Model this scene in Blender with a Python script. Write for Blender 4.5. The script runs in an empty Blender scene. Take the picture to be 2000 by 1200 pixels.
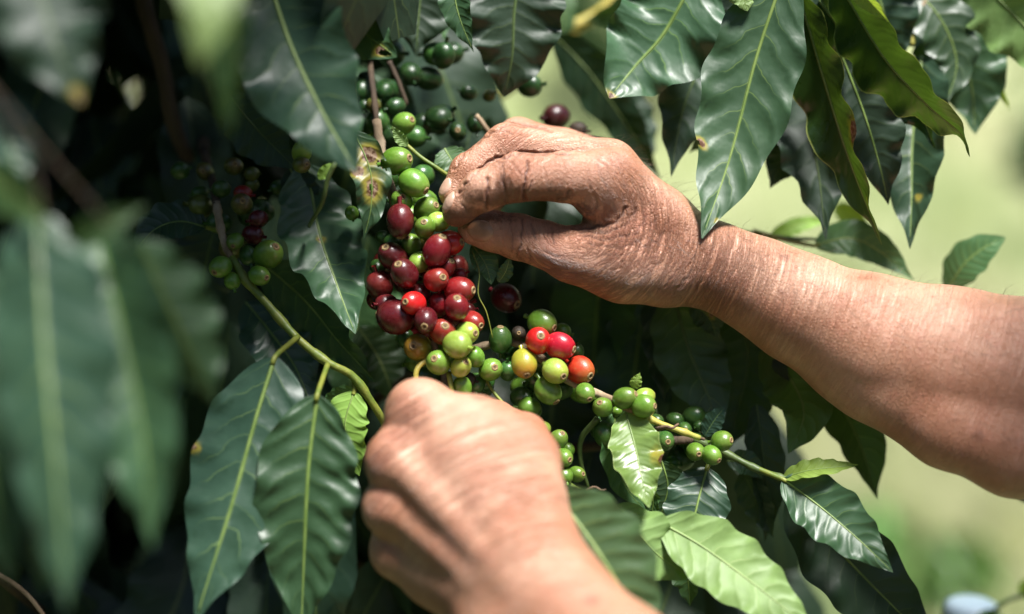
import bpy, bmesh, math, random
import numpy as np
from mathutils import Vector, Matrix
import openvdb

scene = bpy.context.scene
R = math.radians

# ---------------------------------------------------------------- camera
FOCUS = 0.68
PITCH = R(8)
CAM = np.array([0.0, -FOCUS, 1.45])
FWD = np.array([0.0, math.cos(PITCH), -math.sin(PITCH)])
RGT = np.array([1.0, 0.0, 0.0])
UPV = np.array([0.0, math.sin(PITCH), math.cos(PITCH)])
cam_data = bpy.data.cameras.new('camera')
cam = bpy.data.objects.new('camera', cam_data)
scene.collection.objects.link(cam)
cam.location = CAM
cam.rotation_euler = (math.pi / 2 - PITCH, 0, 0)
cam_data.lens = 50
cam_data.sensor_width = 36
cam_data.clip_start = 0.02
cam_data.clip_end = 600
cam_data.dof.use_dof = True
cam_data.dof.focus_distance = FOCUS
cam_data.dof.aperture_fstop = 2.0
scene.camera = cam

# ---------------------------------------------------------------- light
SUN_DIR = Vector((0.24, -0.34, 0.91)).normalized()      # towards the sun
world = bpy.data.worlds.new('World')
scene.world = world
world.use_nodes = True
wn = world.node_tree
wn.nodes.clear()
sky = wn.nodes.new('ShaderNodeTexSky')
sky.sky_type = 'NISHITA'
sky.sun_disc = False
sky.sun_elevation = math.asin(SUN_DIR.z)
sky.sun_rotation = math.atan2(SUN_DIR.x, SUN_DIR.y)
sky.dust_density = 1.0
bg = wn.nodes.new('ShaderNodeBackground')
bg.inputs['Strength'].default_value = 0.05
wo = wn.nodes.new('ShaderNodeOutputWorld')
wn.links.new(sky.outputs[0], bg.inputs[0])
wn.links.new(bg.outputs[0], wo.inputs[0])
sun_data = bpy.data.lights.new('sun', 'SUN')
sun_data.energy = 4.9
sun_data.angle = R(15)
sun_data.color = (1.0, 0.975, 0.94)
sun = bpy.data.objects.new('sun', sun_data)
scene.collection.objects.link(sun)
sun.rotation_euler = SUN_DIR.to_track_quat('Z', 'Y').to_euler()
scene.view_settings.view_transform = 'Standard'
scene.view_settings.look = 'None'
scene.view_settings.gamma = 1.0
scene.view_settings.exposure = 1.18
scene.cycles.use_denoising = True
scene.cycles.max_bounces = 8

# ---------------------------------------------------------------- helpers
K = 36.0 / 50.0 / 2000.0            # tangent per photo pixel


def P(px, py, d=0.0):
    D = FOCUS + d / 1000.0
    return CAM + FWD * D + RGT * ((px - 1000) * K * D) + UPV * (-(py - 600) * K * D)


def S(d=0.0):
    return (FOCUS + d / 1000.0) * K


def unproject(pts):
    q = pts - CAM
    D = q @ FWD
    return 1000 + (q @ RGT) / D / K, 600 - (q @ UPV) / D / K, (D - FOCUS) * 1000


def link(o, parent=None):
    scene.collection.objects.link(o)
    if parent is not None:
        o.parent = parent
        if o.get('category') is not None:
            del o['category']
    return o


def tag(o, label=None, cat=None, group=None, kind=None):
    if label: o['label'] = label
    if cat: o['category'] = cat
    if group: o['group'] = group
    if kind: o['kind'] = kind
    return o


def abs_loc(o):
    v = np.zeros(3)
    while o is not None:
        v = v + np.array(o.location)
        o = o.parent
    return v


def empty(name, loc):
    o = bpy.data.objects.new(name, None)
    o.location = loc
    o.empty_display_size = 0.05
    return link(o)


def mesh_obj(name, verts, faces, mat, parent=None, origin=None, smooth=True):
    """One mesh object; verts are world coordinates, origin becomes the object's location."""
    verts = np.asarray(verts, dtype=float)
    if origin is None:
        origin = abs_loc(parent) if parent is not None else np.zeros(3)
    origin = np.asarray(origin, dtype=float)
    me = bpy.data.meshes.new(name)
    me.from_pydata((verts - origin).tolist(), [], faces if isinstance(faces, list) else faces.tolist())
    if smooth:
        me.polygons.foreach_set('use_smooth', [True] * len(me.polygons))
    me.materials.append(mat)
    o = bpy.data.objects.new(name, me)
    pl = abs_loc(parent) if parent is not None else np.zeros(3)
    o.location = origin - pl
    link(o, parent)
    return o


def catmull(pts, n):
    pts = [np.asarray(p, float) for p in pts]
    if len(pts) == 2:
        t = np.linspace(0, 1, n)[:, None]
        return pts[0] * (1 - t) + pts[1] * t
    ext = [2 * pts[0] - pts[1]] + pts + [2 * pts[-1] - pts[-2]]
    seg = [np.linalg.norm(pts[i + 1] - pts[i]) for i in range(len(pts) - 1)]
    cum = np.concatenate([[0], np.cumsum(seg)])
    out = []
    for s in np.linspace(0, cum[-1], n):
        i = min(max(int(np.searchsorted(cum, s, side='right') - 1), 0), len(seg) - 1)
        t = (s - cum[i]) / max(seg[i], 1e-9)
        p0, p1, p2, p3 = ext[i], ext[i + 1], ext[i + 2], ext[i + 3]
        out.append(0.5 * ((2 * p1) + (-p0 + p2) * t + (2 * p0 - 5 * p1 + 4 * p2 - p3) * t * t
                          + (-p0 + 3 * p1 - 3 * p2 + p3) * t ** 3))
    return np.array(out)


def nrm(v):
    v = np.asarray(v, float)
    return v / max(np.linalg.norm(v), 1e-12)


def tube_geo(path, radii, sides=8, jitter=0.0, seed=0):
    rng = random.Random(seed)
    path = np.asarray(path, float)
    n = len(path)
    verts, faces = [], []
    ref = np.array([0.31, 0.17, 0.93])
    prev = None
    for i in range(n):
        t = nrm(path[min(i + 1, n - 1)] - path[max(i - 1, 0)])
        if prev is None:
            a = nrm(np.cross(t, ref))
        else:
            a = nrm(prev - t * np.dot(prev, t))
        prev = a
        b = np.cross(t, a)
        for k in range(sides):
            an = 2 * math.pi * k / sides
            r = radii[i] * (1 + jitter * rng.uniform(-1, 1))
            verts.append(path[i] + (a * math.cos(an) + b * math.sin(an)) * r)
    for i in range(n - 1):
        for k in range(sides):
            k2 = (k + 1) % sides
            faces.append([i * sides + k, i * sides + k2, (i + 1) * sides + k2, (i + 1) * sides + k])
    faces.append(list(range(sides))[::-1])
    faces.append([(n - 1) * sides + k for k in range(sides)])
    return verts, faces


# ---------------------------------------------------------------- node helper
class NT:
    def __init__(self, name):
        self.m = bpy.data.materials.new(name)
        self.m.use_nodes = True
        self.t = self.m.node_tree
        self.t.nodes.clear()
        self.out = self.n('ShaderNodeOutputMaterial')

    def n(self, kind, **kw):
        nd = self.t.nodes.new(kind)
        for k, v in kw.items():
            setattr(nd, k, v)
        return nd

    def set(self, sock, v):
        if hasattr(v, 'is_linked') or isinstance(v, bpy.types.NodeSocket):
            self.t.links.new(v, sock)
        else:
            if isinstance(v, tuple) and len(v) == 3 and sock.type == 'RGBA':
                v = (*v, 1)
            sock.default_value = v

    def math(self, op, a, b=0.0, c=0.0, clamp=False):
        nd = self.n('ShaderNodeMath', operation=op, use_clamp=clamp)
        self.set(nd.inputs[0], a)
        self.set(nd.inputs[1], b)
        self.set(nd.inputs[2], c)
        return nd.outputs[0]

    def mix(self, f, a, b, blend='MIX'):
        nd = self.n('ShaderNodeMix', data_type='RGBA', blend_type=blend)
        self.set(nd.inputs[0], f)
        self.set(nd.inputs[6], a)
        self.set(nd.inputs[7], b)
        return nd.outputs[2]

    def noise(self, vec, scale, detail=3.0, rough=0.55, dist=0.0):
        nd = self.n('ShaderNodeTexNoise')
        if vec is not None:
            self.set(nd.inputs['Vector'], vec)
        nd.inputs['Scale'].default_value = scale
        nd.inputs['Detail'].default_value = detail
        nd.inputs['Roughness'].default_value = rough
        nd.inputs['Distortion'].default_value = dist
        return nd.outputs[0]

    def ramp(self, f, lo, hi, a=0.0, b=1.0):
        nd = self.n('ShaderNodeMapRange', interpolation_type='SMOOTHSTEP')
        self.set(nd.inputs[0], f)
        for i, v in enumerate((lo, hi, a, b)):
            nd.inputs[i + 1].default_value = v
        return nd.outputs[0]

    def comb(self, x, y, z):
        nd = self.n('ShaderNodeCombineXYZ')
        for i, v in enumerate((x, y, z)):
            self.set(nd.inputs[i], v)
        return nd.outputs[0]

    def sep(self, v):
        nd = self.n('ShaderNodeSeparateXYZ')
        self.set(nd.inputs[0], v)
        return nd.outputs

    def attr(self, name):
        nd = self.n('ShaderNodeAttribute', attribute_name=name)
        return nd

    def bump(self, h, strength, dist, normal=None):
        nd = self.n('ShaderNodeBump')
        nd.inputs['Strength'].default_value = strength
        nd.inputs['Distance'].default_value = dist
        self.set(nd.inputs['Height'], h)
        if normal is not None:
            self.set(nd.inputs['Normal'], normal)
        return nd.outputs[0]

    def bsdf(self, **kw):
        nd = self.n('ShaderNodeBsdfPrincipled')
        for k, v in kw.items():
            self.set(nd.inputs[k.replace('_', ' ')], v)
        return nd

    def finish(self, shader):
        self.t.links.new(shader, self.out.inputs[0])
        return self.m


# ---------------------------------------------------------------- materials
def leaf_mat(name, top, under, vein, rib, transl=0.16, rough=0.165, tcol=(0.10, 0.19, 0.02), margin=0.5):
    T = NT(name)
    uv = T.n('ShaderNodeUVMap', uv_map='UVMap').outputs[0]
    s = T.sep(uv)
    u, v = s[0], s[1]
    av = T.math('MULTIPLY', T.math('ABSOLUTE', T.math('SUBTRACT', v, 0.5)), 2.0)
    oc = T.n('ShaderNodeTexCoord').outputs['Object']
    rnd = T.n('ShaderNodeObjectInfo').outputs['Random']
    wob = T.math('MULTIPLY', T.math('SUBTRACT', T.noise(oc, 45, 3), 0.5), 1.5)
    side = T.math('MULTIPLY', T.math('GREATER_THAN', v, 0.5), 0.37)
    ph = T.math('ADD', T.math('ADD', T.math('MULTIPLY', u, 10.0), side),
                T.math('ADD', T.math('MULTIPLY', T.math('POWER', av, 1.3), -1.35), wob))
    fr = T.math('ABSOLUTE', T.math('SUBTRACT', T.math('FRACT', ph), 0.5))        # 0 on the vein
    vl = T.ramp(fr, 0.0, 0.045, 1.0, 0.0)
    vl = T.math('MULTIPLY', vl, T.ramp(av, 0.25, 0.9, 1.0, 0.0))
    vl = T.math('MULTIPLY', vl, T.ramp(T.noise(oc, 30, 2), 0.35, 0.6, 0.15, 1.0))
    pillow = T.ramp(fr, 0.0, 0.28, 0.0, 1.0)
    fine = T.noise(oc, 420, 3, 0.6)
    n1 = T.noise(oc, 38, 4, 0.6)
    big = T.noise(oc, 12, 2, 0.5)
    col = T.mix(T.ramp(n1, 0.35, 0.7), top, tuple(min(1, c * 1.7) for c in top))
    col = T.mix(T.math('MULTIPLY', T.ramp(big, 0.45, 0.75), 0.5), col, tuple(c * 0.6 for c in top))
    col = T.mix(T.math('MULTIPLY', vl, 0.3), col, vein)
    midm = T.ramp(av, 0.02, 0.05, 1.0, 0.0)
    col = T.mix(midm, col, rib)
    edge = T.ramp(av, 0.945, 0.99)
    col = T.mix(T.math('MULTIPLY', edge, margin), col, tuple(min(1, c * 1.3) for c in rib))
    # small brown and pale flecks, scars
    fl = T.ramp(T.noise(oc, 150, 2, 0.5), 0.72, 0.76)
    col = T.mix(T.math('MULTIPLY', fl, 0.55), col, (0.16, 0.12, 0.05))
    ucol = T.mix(T.math('MULTIPLY', vl, 0.8), T.mix(T.ramp(n1, 0.35, 0.7), under, tuple(c * 1.3 for c in under)), rib)
    ucol = T.mix(midm, ucol, rib)
    bf = T.n('ShaderNodeNewGeometry').outputs['Backfacing']
    col = T.mix(bf, col, ucol)
    hsv = T.n('ShaderNodeHueSaturation')
    T.set(hsv.inputs['Hue'], T.math('ADD', 0.485, T.math('MULTIPLY', rnd, 0.03)))
    T.set(hsv.inputs['Value'], T.math('ADD', 0.75, T.math('MULTIPLY', rnd, 0.5)))
    T.set(hsv.inputs['Color'], col)
    col = hsv.outputs[0]
    bl = T.attr('blemish').outputs['Fac']
    bn = T.math('ADD', bl, T.math('MULTIPLY', T.math('SUBTRACT', T.noise(oc, 260, 4, 0.65), 0.5), 0.5))
    blm = T.ramp(bn, 0.45, 0.62)
    halo = T.math('MULTIPLY', T.ramp(bn, 0.08, 0.5), 0.75)
    col = T.mix(halo, col, (0.33, 0.27, 0.03))
    col = T.mix(blm, col, T.mix(T.ramp(T.noise(oc, 500, 3), 0.4, 0.6), (0.085, 0.035, 0.016), (0.30, 0.20, 0.13)))
    lump = T.noise(oc, 75, 2, 0.5)
    h = T.math('ADD', T.math('MULTIPLY', pillow, 0.45), T.math('ADD', T.math('MULTIPLY', fine, 0.10), T.math('MULTIPLY', lump, 1.7)))
    nb = T.bump(h, 0.30, 0.0011)
    rgh = T.math('ADD', T.math('MULTIPLY', T.ramp(n1, 0.3, 0.75), 0.12), rough)
    rgh = T.math('ADD', rgh, T.math('MULTIPLY', bf, 0.22))
    pb = T.bsdf(Base_Color=col, Roughness=rgh, Normal=nb, Specular_IOR_Level=0.5)
    tr = T.n('ShaderNodeBsdfTranslucent')
    tc = T.mix(T.math('MULTIPLY', vl, 0.4), tcol, tuple(c * 1.5 for c in tcol))
    tc = T.mix(blm, tc, (0.10, 0.03, 0.01))
    T.set(tr.inputs['Color'], tc)
    T.set(tr.inputs['Normal'], nb)
    mx = T.n('ShaderNodeMixShader')
    mx.inputs[0].default_value = transl
    T.t.links.new(pb.outputs[0], mx.inputs[1])
    T.t.links.new(tr.outputs[0], mx.inputs[2])
    return T.finish(mx.outputs[0])


def plain_mat(name, c1, c2, scale, rough=0.6, bump=0.0, bscale=None, spec=0.5, detail=4, stretch=None):
    T = NT(name)
    oc = T.n('ShaderNodeTexCoord').outputs['Object']
    if stretch:
        mp = T.n('ShaderNodeMapping')
        mp.inputs['Scale'].default_value = stretch
        T.set(mp.inputs[0], oc)
        oc = mp.outputs[0]
    f = T.noise(oc, scale, detail, 0.6)
    col = T.mix(T.ramp(f, 0.35, 0.65), c1, c2)
    pb = T.bsdf(Base_Color=col, Roughness=rough, Specular_IOR_Level=spec)
    if bump:
        T.set(pb.inputs['Normal'], T.bump(T.noise(oc, bscale or scale * 3, 4, 0.6), 0.7, bump))
    return T.finish(pb.outputs[0])


def cherry_mat(name, c1, c2, c3, rough=0.3, coat=0.25):
    """c1 body, c2 mottling, c3 towards the blossom end (+Z)."""
    T = NT(name)
    oc = T.n('ShaderNodeTexCoord').outputs['Object']
    rnd = T.n('ShaderNodeObjectInfo').outputs['Random']
    off = T.n('ShaderNodeVectorMath', operation='ADD')
    T.set(off.inputs[0], oc)
    T.set(off.inputs[1], T.comb(T.math('MULTIPLY', rnd, 3.0), T.math('MULTIPLY', rnd, 7.0), rnd))
    n1 = T.noise(off.outputs[0], 190, 4, 0.6)
    n2 = T.noise(off.outputs[0], 900, 2, 0.5)
    col = T.mix(T.ramp(n1, 0.38, 0.68), c1, c2)
    z = T.sep(oc)[2]
    zz = T.math('ADD', z, T.math('MULTIPLY', T.math('SUBTRACT', n1, 0.5), 0.008))
    col = T.mix(T.ramp(zz, 0.0005, 0.0075), col, c3)
    fl = T.ramp(T.noise(off.outputs[0], 620, 2), 0.69, 0.74)
    col = T.mix(T.math('MULTIPLY', fl, 0.45), col, tuple(min(1, c * 1.8 + 0.05) for c in c2))
    scar = T.ramp(T.noise(off.outputs[0], 330, 3, 0.7), 0.70, 0.74)
    col = T.mix(T.math('MULTIPLY', scar, 0.6), col, (0.10, 0.05, 0.022))
    hsv = T.n('ShaderNodeHueSaturation')
    T.set(hsv.inputs['Value'], T.math('ADD', 0.78, T.math('MULTIPLY', rnd, 0.42)))
    T.set(hsv.inputs['Hue'], T.math('ADD', 0.492, T.math('MULTIPLY', rnd, 0.012)))
    T.set(hsv.inputs['Color'], col)
    rg = T.math('ADD', rough, T.math('MULTIPLY', T.ramp(n1, 0.4, 0.7), 0.16))
    nb = T.bump(T.math('ADD', n1, T.math('MULTIPLY', n2, 0.25)), 0.35, 0.0009)
    pb = T.bsdf(Base_Color=hsv.outputs[0], Roughness=rg, Normal=nb, Coat_Weight=coat, Coat_Roughness=0.22,
                Subsurface_Weight=0.12, Subsurface_Scale=0.003, Subsurface_Radius=(1.0, 0.5, 0.2))
    return T.finish(pb.outputs[0])


M = {}
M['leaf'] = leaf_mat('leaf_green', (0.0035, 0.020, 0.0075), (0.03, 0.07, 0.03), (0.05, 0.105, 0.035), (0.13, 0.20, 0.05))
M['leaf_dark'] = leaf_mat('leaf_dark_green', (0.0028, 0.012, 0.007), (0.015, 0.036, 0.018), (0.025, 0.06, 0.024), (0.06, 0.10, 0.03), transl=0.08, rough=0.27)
M['leaf_mid'] = leaf_mat('leaf_mid_green', (0.014, 0.050, 0.017), (0.045, 0.10, 0.034), (0.10, 0.19, 0.06), (0.26, 0.36, 0.10), transl=0.2, rough=0.2)
M['leaf_pale'] = leaf_mat('leaf_pale_green', (0.10, 0.19, 0.05), (0.17, 0.27, 0.08), (0.20, 0.31, 0.11), (0.34, 0.45, 0.17), transl=0.26, rough=0.28)
M['leaf_lime'] = leaf_mat('leaf_lime', (0.14, 0.26, 0.025), (0.19, 0.30, 0.05), (0.26, 0.38, 0.07), (0.36, 0.46, 0.12), transl=0.38, rough=0.36, tcol=(0.36, 0.5, 0.04))
M['leaf_glow'] = leaf_mat('leaf_translucent', (0.018, 0.05, 0.010), (0.03, 0.068, 0.016), (0.07, 0.13, 0.03), (0.30, 0.38, 0.10), transl=0.24, rough=0.26, tcol=(0.085, 0.16, 0.012), margin=0.9)
M['leaf_blue'] = leaf_mat('leaf_waxy', (0.005, 0.021, 0.013), (0.024, 0.056, 0.032), (0.05, 0.10, 0.05), (0.15, 0.22, 0.07), rough=0.15, transl=0.10)
M['leaf_lush'] = leaf_mat('leaf_lush', (0.04, 0.125, 0.022), (0.08, 0.17, 0.04), (0.10, 0.2, 0.05), (0.24, 0.34, 0.10), transl=0.22, rough=0.2)
M['leaf_sun'] = leaf_mat('leaf_young_pale', (0.15, 0.25, 0.06), (0.21, 0.31, 0.08), (0.28, 0.38, 0.12), (0.38, 0.48, 0.18), transl=0.3, rough=0.3, tcol=(0.3, 0.42, 0.05))
M['rib'] = plain_mat('midrib', (0.12, 0.19, 0.04), (0.19, 0.27, 0.07), 90, 0.45)
M['rib_dark'] = plain_mat('midrib_dark', (0.06, 0.10, 0.03), (0.09, 0.14, 0.04), 90, 0.5)
M['stem_green'] = plain_mat('stem_green', (0.10, 0.15, 0.02), (0.20, 0.22, 0.035), 120, 0.5, 0.0006, 260)
M['stem_yellow'] = plain_mat('stem_yellow', (0.42, 0.33, 0.06), (0.34, 0.34, 0.07), 100, 0.5, 0.0006, 260)
M['stem_dark'] = plain_mat('stem_dark_green', (0.05, 0.085, 0.02), (0.08, 0.12, 0.03), 100, 0.5, 0.0005, 200)
M['wood'] = plain_mat('bark', (0.20, 0.135, 0.075), (0.38, 0.29, 0.19), 70, 0.85, 0.0022, 160, stretch=(1, 1, 0.35))
M['wood_dark'] = plain_mat('bark_dark', (0.045, 0.03, 0.02), (0.09, 0.06, 0.035), 50, 0.9, 0.003, 120, stretch=(1, 1, 0.35))
M['dry'] = plain_mat('dry_bract', (0.05, 0.03, 0.018), (0.16, 0.10, 0.06), 200, 0.9, 0.001, 400)
M['calyx'] = plain_mat('calyx', (0.16, 0.10, 0.04), (0.30, 0.21, 0.09), 500, 0.75, 0.0006, 900)
M['calyx_core'] = plain_mat('calyx_core', (0.07, 0.04, 0.02), (0.14, 0.09, 0.04), 700, 0.85, 0.0006, 900)
M['green'] = cherry_mat('cherry_green', (0.085, 0.19, 0.018), (0.12, 0.24, 0.03), (0.13, 0.22, 0.03))
M['dkgreen'] = cherry_mat('cherry_dark_green', (0.028, 0.085, 0.016), (0.045, 0.115, 0.02), (0.05, 0.105, 0.02))
M['ltgreen'] = cherry_mat('cherry_light_green', (0.23, 0.36, 0.045), (0.29, 0.42, 0.08), (0.30, 0.36, 0.05))
M['olive'] = cherry_mat('cherry_olive', (0.085, 0.11, 0.018), (0.11, 0.14, 0.025), (0.10, 0.07, 0.02))
M['yellow'] = cherry_mat('cherry_yellow', (0.29, 0.30, 0.03), (0.34, 0.33, 0.035), (0.36, 0.20, 0.02))
M['maroon'] = cherry_mat('cherry_maroon', (0.085, 0.007, 0.008), (0.115, 0.012, 0.011), (0.075, 0.010, 0.009), 0.27, 0.15)
M['red'] = cherry_mat('cherry_red', (0.19, 0.009, 0.010), (0.24, 0.014, 0.013), (0.18, 0.02, 0.013), 0.27, 0.15)
M['bright'] = cherry_mat('cherry_bright_red', (0.46, 0.010, 0.010), (0.50, 0.016, 0.014), (0.44, 0.016, 0.012), 0.28, 0.3)
M['orange'] = cherry_mat('cherry_orange', (0.40, 0.014, 0.009), (0.38, 0.035, 0.012), (0.30, 0.08, 0.02), 0.36, 0.2)
M['green_shaded'] = cherry_mat('cherry_green_shaded', (0.012, 0.042, 0.010), (0.02, 0.06, 0.012), (0.02, 0.05, 0.012), 0.33, 0.1)  # darker copy of the dark green cherry, shade put into its colour
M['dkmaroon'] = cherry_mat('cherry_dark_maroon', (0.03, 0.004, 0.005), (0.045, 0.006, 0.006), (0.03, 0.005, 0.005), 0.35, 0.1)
M['black'] = cherry_mat('cherry_withered', (0.018, 0.012, 0.008), (0.05, 0.03, 0.015), (0.03, 0.02, 0.01), 0.6, 0.0)


def skin_mat():
    T = NT('weathered_skin')
    oc = T.n('ShaderNodeTexCoord').outputs['Object']
    wr = T.attr('wrinkle_space').outputs['Vector']
    wm = T.attr('wrinkle_mask').outputs['Fac']
    dirt = T.attr('dirt').outputs['Fac']
    crease = T.attr('crease').outputs['Fac']
    big = T.noise(oc, 28, 3, 0.55)
    med = T.noise(oc, 120, 4, 0.6)
    pore = T.noise(oc, 1500, 3, 0.65)
    wnoise = T.noise(wr, 1.0, 5, 0.62, 0.7)
    ridge = T.ramp(T.math('ABSOLUTE', T.math('SUBTRACT', wnoise, 0.5)), 0.0, 0.10)       # dark thin lines where noise crosses 0.5
    fine_map = T.n('ShaderNodeMapping')
    fine_map.inputs['Scale'].default_value = (2.1, 3.2, 2.4)
    T.set(fine_map.inputs[0], wr)
    wf = T.noise(fine_map.outputs[0], 1.0, 4, 0.6, 0.9)
    ridge2 = T.ramp(T.math('ABSOLUTE', T.math('SUBTRACT', wf, 0.5)), 0.0, 0.09)
    col = T.mix(T.ramp(big, 0.33, 0.68), (0.385, 0.165, 0.086), (0.54, 0.295, 0.19))
    col = T.mix(T.math('MULTIPLY', T.ramp(med, 0.45, 0.75), 0.35), col, (0.47, 0.18, 0.115))
    spot = T.ramp(T.noise(oc, 75, 2, 0.4), 0.70, 0.77)
    col = T.mix(T.math('MULTIPLY', spot, 0.6), col, (0.22, 0.085, 0.045))
    lin = T.math('MULTIPLY', T.math('SUBTRACT', 1.0, ridge), wm)
    col = T.mix(T.math('MULTIPLY', lin, 0.85), col, (0.17, 0.052, 0.022))
    wsc = T.math('ADD', 0.3, T.math('MULTIPLY', wm, 0.9))
    lin2 = T.math('MULTIPLY', T.math('MULTIPLY', T.math('SUBTRACT', 1.0, ridge2), 0.26), wsc)
    col = T.mix(lin2, col, (0.30, 0.11, 0.055))
    fl_ = T.math('MULTIPLY', T.attr('flush').outputs['Fac'], T.ramp(T.noise(oc, 60, 3), 0.25, 0.7, 0.4, 1.0))
    col = T.mix(T.math('MULTIPLY', fl_, 0.35), col, (0.42, 0.13, 0.065))
    dn = T.math('ADD', T.math('MULTIPLY', dirt, 1.15), T.math('MULTIPLY', T.math('SUBTRACT', T.noise(oc, 420, 4, 0.7), 0.5), 1.3))
    dm = T.math('MULTIPLY', T.ramp(dn, 0.18, 0.62), T.ramp(dirt, 0.05, 0.3))
    col = T.mix(T.math('MULTIPLY', dm, 0.9), col, (0.13, 0.045, 0.016))
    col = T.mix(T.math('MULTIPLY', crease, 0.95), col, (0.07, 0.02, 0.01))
    h = T.math('MULTIPLY', ridge, T.math('MULTIPLY', wm, 1.0))
    h = T.math('ADD', h, T.math('MULTIPLY', T.math('MULTIPLY', ridge2, 0.16), wsc))
    cell = T.n('ShaderNodeTexVoronoi', feature='DISTANCE_TO_EDGE')
    T.set(cell.inputs['Vector'], oc)
    cell.inputs['Scale'].default_value = 620
    h = T.math('ADD', h, T.math('MULTIPLY', T.ramp(cell.outputs['Distance'], 0.0, 0.25), 0.09))
    h = T.math('ADD', h, T.math('MULTIPLY', pore, 0.14))
    h = T.math('ADD', h, T.math('MULTIPLY', med, 0.35))
    nb = T.bump(h, 1.0, 0.0014)
    rg = T.math('ADD', 0.40, T.math('MULTIPLY', med, 0.18))
    pb = T.bsdf(Base_Color=col, Roughness=rg, Normal=nb, Specular_IOR_Level=1.0,
                Subsurface_Weight=0.16, Subsurface_Scale=0.005, Subsurface_Radius=(1.0, 0.35, 0.18))
    return T.finish(pb.outputs[0])


M['skin'] = skin_mat()
M['nail'] = plain_mat('fingernail', (0.46, 0.28, 0.20), (0.54, 0.36, 0.27), 150, 0.3, 0.0003, 500, stretch=(1, 1, 1))
M['nail_thumb'] = plain_mat('thumbnail', (0.33, 0.19, 0.12), (0.42, 0.26, 0.175), 150, 0.38, 0.0003, 500)
M['hair'] = plain_mat('body_hair', (0.05, 0.03, 0.02), (0.14, 0.09, 0.05), 40, 0.5)

# ---------------------------------------------------------------- ground and hillside
rng = random.Random(7)


def ground_h(x, y):
    h = 0.0
    t = max(0.0, y - 2.6)
    h += 0.34 * t + 0.004 * t * t if t < 60 else 0.34 * 60 + 14.4 + 0.6 * (t - 60)
    h += 0.05 * math.sin(x * 1.3 + 0.7) * math.sin(y * 1.1) * min(1, max(0, (y - 0.6)))
    h += 0.8 * math.sin(x * 0.11 + 1.0) * math.sin(y * 0.09) * min(1, t / 8)
    return h


def grow(n, a, b, p):
    s = np.linspace(-1, 1, n)
    return a + (b - a) * (0.5 + 0.5 * np.sign(s) * np.abs(s) ** p)


gx = grow(120, -160, 160, 2.6)
gy = np.concatenate([np.linspace(-30, -2, 8), np.linspace(-1.6, 12, 70), 12 + 138 * np.linspace(0.02, 1, 60) ** 1.7])
gv = [[x, y, ground_h(x, y)] for y in gy for x in gx]
nx = len(gx)
gf = [[j * nx + i, j * nx + i + 1, (j + 1) * nx + i + 1, (j + 1) * nx + i] for j in range(len(gy) - 1) for i in range(nx - 1)]
T = NT('grassy_ground')
oc = T.n('ShaderNodeTexCoord').outputs['Object']
n1 = T.noise(oc, 0.9, 4, 0.6)
n2 = T.noise(oc, 6.0, 5, 0.65)
n3 = T.noise(oc, 0.35, 2, 0.5)
c = T.mix(T.ramp(n1, 0.35, 0.68), (0.20, 0.235, 0.10), (0.35, 0.37, 0.20))
c = T.mix(T.math('MULTIPLY', T.ramp(n2, 0.5, 0.7), 0.45), c, (0.11, 0.14, 0.055))
c = T.mix(T.math('MULTIPLY', T.ramp(T.noise(oc, 1.7, 2, 0.5), 0.56, 0.68), 0.75), c, (0.06, 0.095, 0.03))
c = T.mix(T.math('MULTIPLY', T.ramp(n3, 0.52, 0.66), 0.7), c, (0.28, 0.26, 0.15))
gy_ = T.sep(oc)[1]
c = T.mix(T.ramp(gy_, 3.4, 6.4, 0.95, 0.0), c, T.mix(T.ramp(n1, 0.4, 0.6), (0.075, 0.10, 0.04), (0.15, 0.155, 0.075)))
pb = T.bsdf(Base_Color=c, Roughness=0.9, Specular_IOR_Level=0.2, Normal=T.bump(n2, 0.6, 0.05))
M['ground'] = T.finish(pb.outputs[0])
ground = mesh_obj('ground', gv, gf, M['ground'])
tag(ground, 'sunlit grassy hillside sloping up behind the coffee shrub', kind='structure')

# ---------------------------------------------------------------- the picker: signed-distance body
def sd_cone(p, a, b, ra, rb):
    a = np.asarray(a); b = np.asarray(b)
    ba = b - a
    pa = p - a
    h = np.clip((pa @ ba) / max(ba @ ba, 1e-12), 0, 1)
    q = pa - h[:, None] * ba
    return np.sqrt(np.einsum('ij,ij->i', q, q)) - (ra + (rb - ra) * h)


def smin(a, b, k):
    h = np.maximum(k - np.abs(a - b), 0) / k
    return np.minimum(a, b) - h * h * k * 0.25


def chain_cones(ch):
    """ch: list of (px, py, d, r_px) -> list of world cones"""
    out = []
    for (a, b) in zip(ch[:-1], ch[1:]):
        out.append((P(*a[:3]), P(*b[:3]), a[3] * S(a[2]), b[3] * S(b[2])))
    return out


def cone_arrays(cones):
    A = np.array([c[0] for c in cones]); Bv = np.array([c[1] for c in cones])
    ra = np.array([c[2] for c in cones]); rb = np.array([c[3] for c in cones])
    return A, Bv, ra, rb


def cone_at(p, arr):
    A, Bv, ra, rb = arr
    ba = Bv - A
    h = np.clip(((p - A) * ba).sum(1) / np.maximum((ba * ba).sum(1), 1e-12), 0, 1)
    return np.linalg.norm(p - A - h[:, None] * ba, axis=1) - (ra + (rb - ra) * h)


def eval_group(p, cones, k, arr=None, cen=None, rad=0.0):
    d = None
    if arr is not None:
        low = cone_at(cen, arr) - rad
        use = [c for c, l in zip(cones, low) if l < 0.03]
        if not use:
            return np.full(len(p), max(float(low.min()), 0.03))
    else:
        use = cones
    for c in use:
        e = sd_cone(p, *c)
        d = e if d is None else smin(d, e, k)
    return d


def chunked(fn):
    def f(p):
        if len(p) <= 12000:
            return fn(p)
        return np.concatenate([fn(p[i:i + 3000]) for i in range(0, len(p), 3000)])
    return f


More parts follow.
